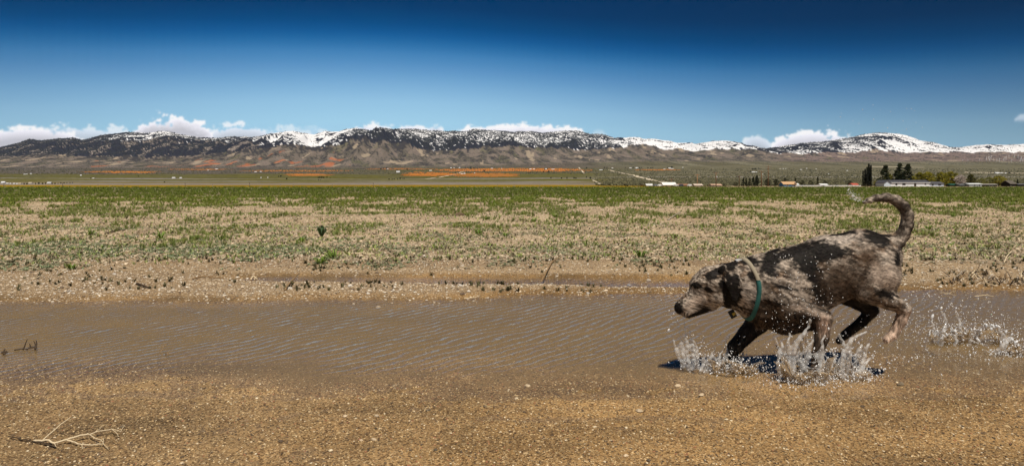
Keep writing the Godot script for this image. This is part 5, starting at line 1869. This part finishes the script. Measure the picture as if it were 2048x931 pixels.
func build_small_things() -> void:
	# the pale dry branch in the foreground
	var p := at_row(90, 884)
	var t := thing("dry_branch", "pale forked dry branch lying on the wet gravel in the near corner", "branch", p)
	ground_twig(t, "stem", [[66, 884, 0.4], [85, 886, 0.8], [108, 890, 0.8], [132, 887, 1.0], [160, 881, 1.4], [180, 879, 1.6]], 0.0042, 0.0030, M.twig)
	ground_twig(t, "twig", [[84, 885, 0.6], [112, 872, 3.0], [141, 860, 5.0]], 0.0026, 0.0018, M.twig)
	ground_twig(t, "twig", [[132, 887, 1.0], [150, 890, 0.8], [163, 894, 0.6], [205, 893, 0.6]], 0.0030, 0.0020, M.twig)
	ground_twig(t, "twig", [[180, 879, 1.6], [195, 873, 2.0], [222, 869, 2.0], [240, 872, 1.4]], 0.0028, 0.0011, M.twig)
	ground_twig(t, "twig", [[240, 872, 1.6], [250, 860, 2.0]], 0.0012, 0.0007, M.twig)
	ground_twig(t, "twig", [[222, 869, 2.0], [236, 874, 1.0], [237, 876, 0.4]], 0.0012, 0.0008, M.twig)
	ground_twig(t, "twig", [[180, 880, 1.6], [200, 888, 1.0], [216, 902, 0.4]], 0.0020, 0.0009, M.twig)
	ground_twig(t, "twig", [[190, 875, 1.8], [205, 864, 2.4]], 0.0014, 0.0008, M.twig)
	ground_twig(t, "twig", [[108, 890, 0.8], [112, 897, 0.3]], 0.0018, 0.0010, M.twig)
	ground_twig(t, "twig", [[163, 894, 0.6], [164, 901, 0.3]], 0.0016, 0.0009, M.twig)
	ground_twig(t, "twig", [[205, 884, 1.0], [206, 888, 0.5]], 0.0014, 0.0008, M.twig)
	p = at_row(60, 877)
	t = thing("dark_twig", "dark twig lying across the gravel beside the pale dry branch", "twig", p)
	ground_twig(t, "stem", [[17, 876, 0.3], [50, 883, 0.4], [84, 889, 0.4], [110, 897, 0.3]], 0.0022, 0.0028, M.dark_twig)
	ground_twig(t, "twig", [[50, 883, 0.3], [40, 884, 0.8]], 0.0014, 0.0008, M.dark_twig)
	# snags standing in the puddle
	p = at_row(62, 706)
	t = thing("dark_snag", "dark spiky snag of twigs standing out of the puddle by its left end", "twig", p)
	for q in [[[45, 707, 0.2], [50, 706, 3.2], [54, 706, 6.0]], [[52, 707, 0.0], [60, 706, 1.5], [72, 706, 2.2]], [[68, 707, 0.0], [69, 706, 3.0], [66, 706, 5.0]], [[70, 707, 0.0], [72, 706, 3.0], [71, 706, 5.4]], [[28, 709, 0.2], [45, 707, 0.6], [74, 706, 0.8]], [[60, 706, 1.0], [58, 706, 3.4]]]:
		ground_twig(t, "twig", q, 0.0045, 0.002, M.dark_twig, 0.0)
	p = at_row(8, 714)
	t = thing("dark_clod", "small dark clump of rotting stems in the puddle at its left end", "clump", p)
	for q in [[[2, 714, 0.2], [12, 713, 1.2]], [[6, 716, 0.2], [14, 714, 1.0]], [[4, 713, 0.3], [9, 712, 1.8]]]: ground_twig(t, "stem", q, 0.006, 0.003, M.dark_twig, 0.0)
	p = at_row(330, 716)
	t = thing("brown_snag", "thin brown forked snag standing in the rippled water", "twig", p)
	for q in [[[318, 712, 0.2], [326, 710, 2.0], [330, 709, 4.4]], [[326, 710, 2.0], [322, 709, 3.4]], [[330, 713, 0.0], [333, 716, 1.0], [336, 717, 0.2]], [[333, 716, 0.6], [346, 715, 0.8]], [[330, 710, 3.0], [334, 708, 4.0]]]: ground_twig(t, "twig", q, 0.0022, 0.0012, M.brown_twig, 0.0)
	# sticks on the bank and in the field
	stick("thick brown stick with a pale end on the gravel bank", [[569, 582, 0.5], [580, 569, 1.5], [594, 558, 3.0]], 0.010, M.brown_twig)
	stick("pale bent stick at the left end of the narrow ditch", [[501, 561, 0.5], [506, 555, 2.0], [514, 561, 0.5]], 0.008, M.twig)
	stick("dark crooked stick lying on the left part of the gravel bank", [[272, 569, 0.5], [284, 574, 1.0], [297, 577, 0.5]], 0.009, M.dark_twig)
	stick("pale thin stick on the bank near the left edge", [[65, 560, 0.4], [78, 557, 1.2], [88, 554, 0.6]], 0.006, M.twig)
	stick("brown stick lying at the left end of the ditch", [[385, 560, 0.6], [405, 556, 1.2], [448, 560, 0.8]], 0.008, M.brown_twig)
	stick("dark thin stick lying among the sprouts on the left of the field", [[214, 466, 1.0], [232, 464, 2.0], [250, 462, 1.5]], 0.010, M.dark_twig)
	stick("pale stick lying above the middle of the ditch", [[700, 539, 0.6], [725, 537, 1.4], [748, 539, 0.8]], 0.009, M.twig)
	stick("white forked twig on the water's edge near the middle of the bank", [[928, 600, 0.5], [945, 600, 1.0], [960, 597, 1.5]], 0.0045, M.twig)
	stick("orange-brown stem slanting down into the ditch", [[1082, 557, 1.0], [1105, 551, 2.0], [1122, 546, 2.0]], 0.007, M.brown_twig)
	stick("bleached curved stick on the soil left of the dog's head", [[1295, 526, 0.8], [1305, 522, 2.0], [1317, 522, 1.0]], 0.007, M.twig)
	stick("pale leaning stick on the field edge at the right", [[2009, 527, 0.5], [2016, 518, 3.0], [2024, 511, 5.0]], 0.006, M.twig)
	stick("grey stick leaning in the middle of the field", [[1336, 438, 1.0], [1350, 433, 3.0], [1362, 428, 4.0]], 0.014, M.straw_grey)
	stick("long straw lying on the water behind the dog", [[1950, 603, 0.2], [1970, 601, 0.6], [1988, 602, 0.2]], 0.003, M.twig, "straw", "straw_stem")
	stick("curved straw on the water's edge behind the dog", [[1884, 592, 0.2], [1898, 594, 0.8], [1912, 601, 0.2]], 0.003, M.twig, "straw", "straw_stem")
	# the brush pile on the bank at the right
	p = at_row(1975, 570)
	t = thing("brush_pile", "tangled pile of dry grey twigs on the bank at the right edge", "brush pile", p)
	var r := RandomNumberGenerator.new()
	r.seed = 77
	for i in 90:
		var u := r.randf_range(1900, 2075)
		var row := r.randf_range(552, 577)
		if u < 1990 and row > 570: continue
		var du := r.randf_range(-22, 22)
		var m: Material = [M.twig, M.dark_twig, M.straw_grey, M.dark_twig, M.brown_twig][i % 5]
		ground_twig(t, "twig", [[u, row, r.randf_range(0.3, 2.0)], [u + du * 0.5, row - 2, r.randf_range(1.0, 6.0)], [u + du, row + r.randf_range(-6, 2), r.randf_range(0.5, 8.0)]], r.randf_range(0.003, 0.006), 0.002, m, 0.002)
	# a dark broad-leaved weed and a clod
	p = at_row(643, 475)
	t = thing("broadleaf_weed", "single dark green weed with curled leaves in the middle of the bare field", "weed", p)
	for i in 7:
		var a := i * 0.9
		var o := Vector3(cos(a), 0, sin(a))
		var sd := Vector3(-o.z, 0, o.x)
		var st := begin(false)
		var pr := [Vector3(0, 0, 0), o * 0.03 + Vector3(0, 0.05, 0), o * 0.07 + Vector3(0, 0.10 + 0.02 * (i % 3), 0), o * 0.055 + Vector3(0, 0.15 + 0.03 * (i % 2), 0)]
		var w := [0.006, 0.018, 0.02, 0.003]
		st.set_color(Color(0.035, 0.07, 0.02) * (0.8 + 0.15 * (i % 3)))
		for k in 3: quad(st, pr[k] - sd * w[k], pr[k + 1] - sd * w[k + 1], pr[k + 1] + sd * w[k + 1], pr[k] + sd * w[k])
		obj("leaf", done(st), M.blade, t)
	p = at_row(918, 432)
	t = thing("soil_clod", "lumpy dark brown clod of soil with dead stems among the sprouts", "clod", p)
	var cm := obj("clod", stone_mesh(61, 0.5), mat(lin(0.11, 0.075, 0.045), 0.95), t)
	cm.scale = Vector3(0.16, 0.14, 0.1)
	for i in 5: ground_twig(t, "stem", [[905 + i * 6, 431, 3.0], [908 + i * 7, 428, 8.0 + i % 3]], 0.006, 0.003, M.brown_twig)
	# grass tussocks one can pick out
	var tus := [[142, 540], [179, 471], [204, 430], [321, 478], [391, 480], [444, 482], [603, 484], [640, 553], [668, 516], [958, 470], [972, 438], [1011, 473], [1067, 443], [1112, 437], [1282, 514], [1349, 476], [1858, 459], [1908, 434]]
	var first: Node3D = null
	for i in tus.size():
		var g := at_row(tus[i][0], tus[i][1])
		var o: Node3D
		if first == null:
			o = thing("grass_tussock", "", "grass tussock", g, 0.0, "grass tussocks on the bare field")
			for k in 3:
				var bl := blade_tuft(400 + k, 9, 0.15, 0.13, 0.012, 0.6)
				obj("blades", bl, M.tussock, o).set_meta("kind", "stuff")
			first = o
		else:
			o = first.duplicate()
			o.name = numbered("grass_tussock")
			add_child(o)
			o.position = g
		o.rotation.y = i * 1.3
		var s := 0.8 + 0.06 * (i % 5)
		o.scale = Vector3(s * 1.15, s * 0.9, s)
		o.set_meta("label", "bright green grass tussock, %s from the left among those on the bare field" % ORDER[i])
	# pale stones on the bank
	var stones := [[137, 583, 9], [168, 584, 7], [228, 549, 9], [258, 558, 7], [146, 587, 7], [300, 540, 8], [580, 577, 9], [736, 588, 8], [899, 566, 12], [921, 572, 10], [937, 583, 8], [1038, 537, 7], [1100, 548, 8], [1176, 587, 8], [1258, 572, 9], [1297, 569, 10], [1900, 512, 9], [700, 572, 10], [459, 571, 7]]
	stones.sort_custom(func(a, b): return a[0] < b[0])
	for i in stones.size():
		var q: Array = stones[i]
		var g := at_row(q[0], q[1])
		var s: float = q[2] * -g.z / FOCAL / 2
		var o := obj("pale_stone", stone_mesh(500 + i, 0.62), mat(lin(0.66, 0.6, 0.52) * (0.8 + 0.05 * (i % 5)), 0.8))
		o.position = g + Vector3(0, s * 0.2, 0)
		o.scale = Vector3(s, s, s)
		o.rotation.y = i
		tag(o, "pale rounded stone, %s from the left of those on the gravel bank" % ORDER[i], "stone", "pale stones on the gravel bank")
	# stones in the wet foreground
	var wet := [[42, 779, 7, 0.5], [243, 854, 8, 0.16], [690, 833, 11, 0.55], [753, 832, 10, 0.42], [722, 881, 9, 0.55], [747, 880, 12, 0.5], [856, 821, 10, 0.13], [871, 900, 9, 0.1], [1055, 773, 12, 0.5], [1278, 823, 16, 0.42], [1252, 912, 12, 0.62], [1297, 921, 9, 0.08], [1357, 773, 14, 0.6], [1404, 791, 12, 0.5], [1180, 679, 11, 0.3], [970, 813, 8, 0.2], [757, 616, 14, 0.45], [1803, 770, 16, 0.2], [108, 875, 6, 0.6], [363, 927, 10, 0.55]]
	wet.sort_custom(func(a, b): return a[0] < b[0])
	for i in wet.size():
		var q: Array = wet[i]
		var g := at_row(q[0], q[1])
		var s: float = q[2] * -g.z / FOCAL / 2
		var v: float = q[3]
		var o := obj("wet_stone", stone_mesh(540 + i, 0.5), mat(lin(v, v * 0.78, v * 0.52), 0.45))
		o.position = g + Vector3(0, s * 0.25, 0)
		o.scale = Vector3(s, s, s * 0.8)
		o.rotation.y = (i % 5 - 2) * 0.3
		tag(o, "%s flat stone in the wet gravel of the foreground, %s from the left" % ["pale" if v > 0.25 else "dark", ORDER[i]], "stone", "larger stones in the wet gravel")

# ------------------------------------------------------------------ _ready

func _ready() -> void:
	rng.seed = 20
	make_noises()
	# camera
	var cam := Camera3D.new()
	cam.name = "camera"
	cam.projection = Camera3D.PROJECTION_FRUSTUM
	cam.near = 0.05
	cam.far = 60000.0
	cam.size = 0.05 * 931.0 / FOCAL
	cam.frustum_offset = Vector2(0, -0.05 * (465.5 - HORIZON) / FOCAL)
	cam.position = Vector3(0, EYE, 0)
	add_child(cam)
	cam.current = true
	# sky
	var env := Environment.new()
	env.background_mode = Environment.BG_SKY
	var pano := PanoramaSkyMaterial.new()
	pano.panorama = make_sky()
	pano.energy_multiplier = 1.0
	env.sky = Sky.new()
	env.sky.sky_material = pano
	env.tonemap_mode = Environment.TONE_MAPPER_LINEAR
	env.tonemap_exposure = 1.0
	env.fog_enabled = true
	env.fog_density = 0.000006
	env.fog_light_color = Color(0.72, 0.8, 0.95)
	env.sdfgi_enabled = true
	env.ssao_enabled = true
	env.ssil_enabled = true
	var we := WorldEnvironment.new()
	we.name = "environment"
	we.environment = env
	add_child(we)
	# sun, high behind the camera, a little to the right
	var sun := DirectionalLight3D.new()
	sun.name = "sun"
	sun.light_energy = 1.6
	sun.light_color = Color(1.0, 0.965, 0.91)
	sun.light_angular_distance = 0.5
	sun.shadow_enabled = true
	add_child(sun)
	sun.look_at_from_position(Vector3(0.14, 1.0, 0.46), Vector3.ZERO)

	make_materials()
	build_ground()
	build_valley()
	build_mountains()
	build_poppies()
	build_roads()
	build_water()
	build_far_things()
	build_dog()
	build_splashes()
	build_small_things()
	build_scatter()
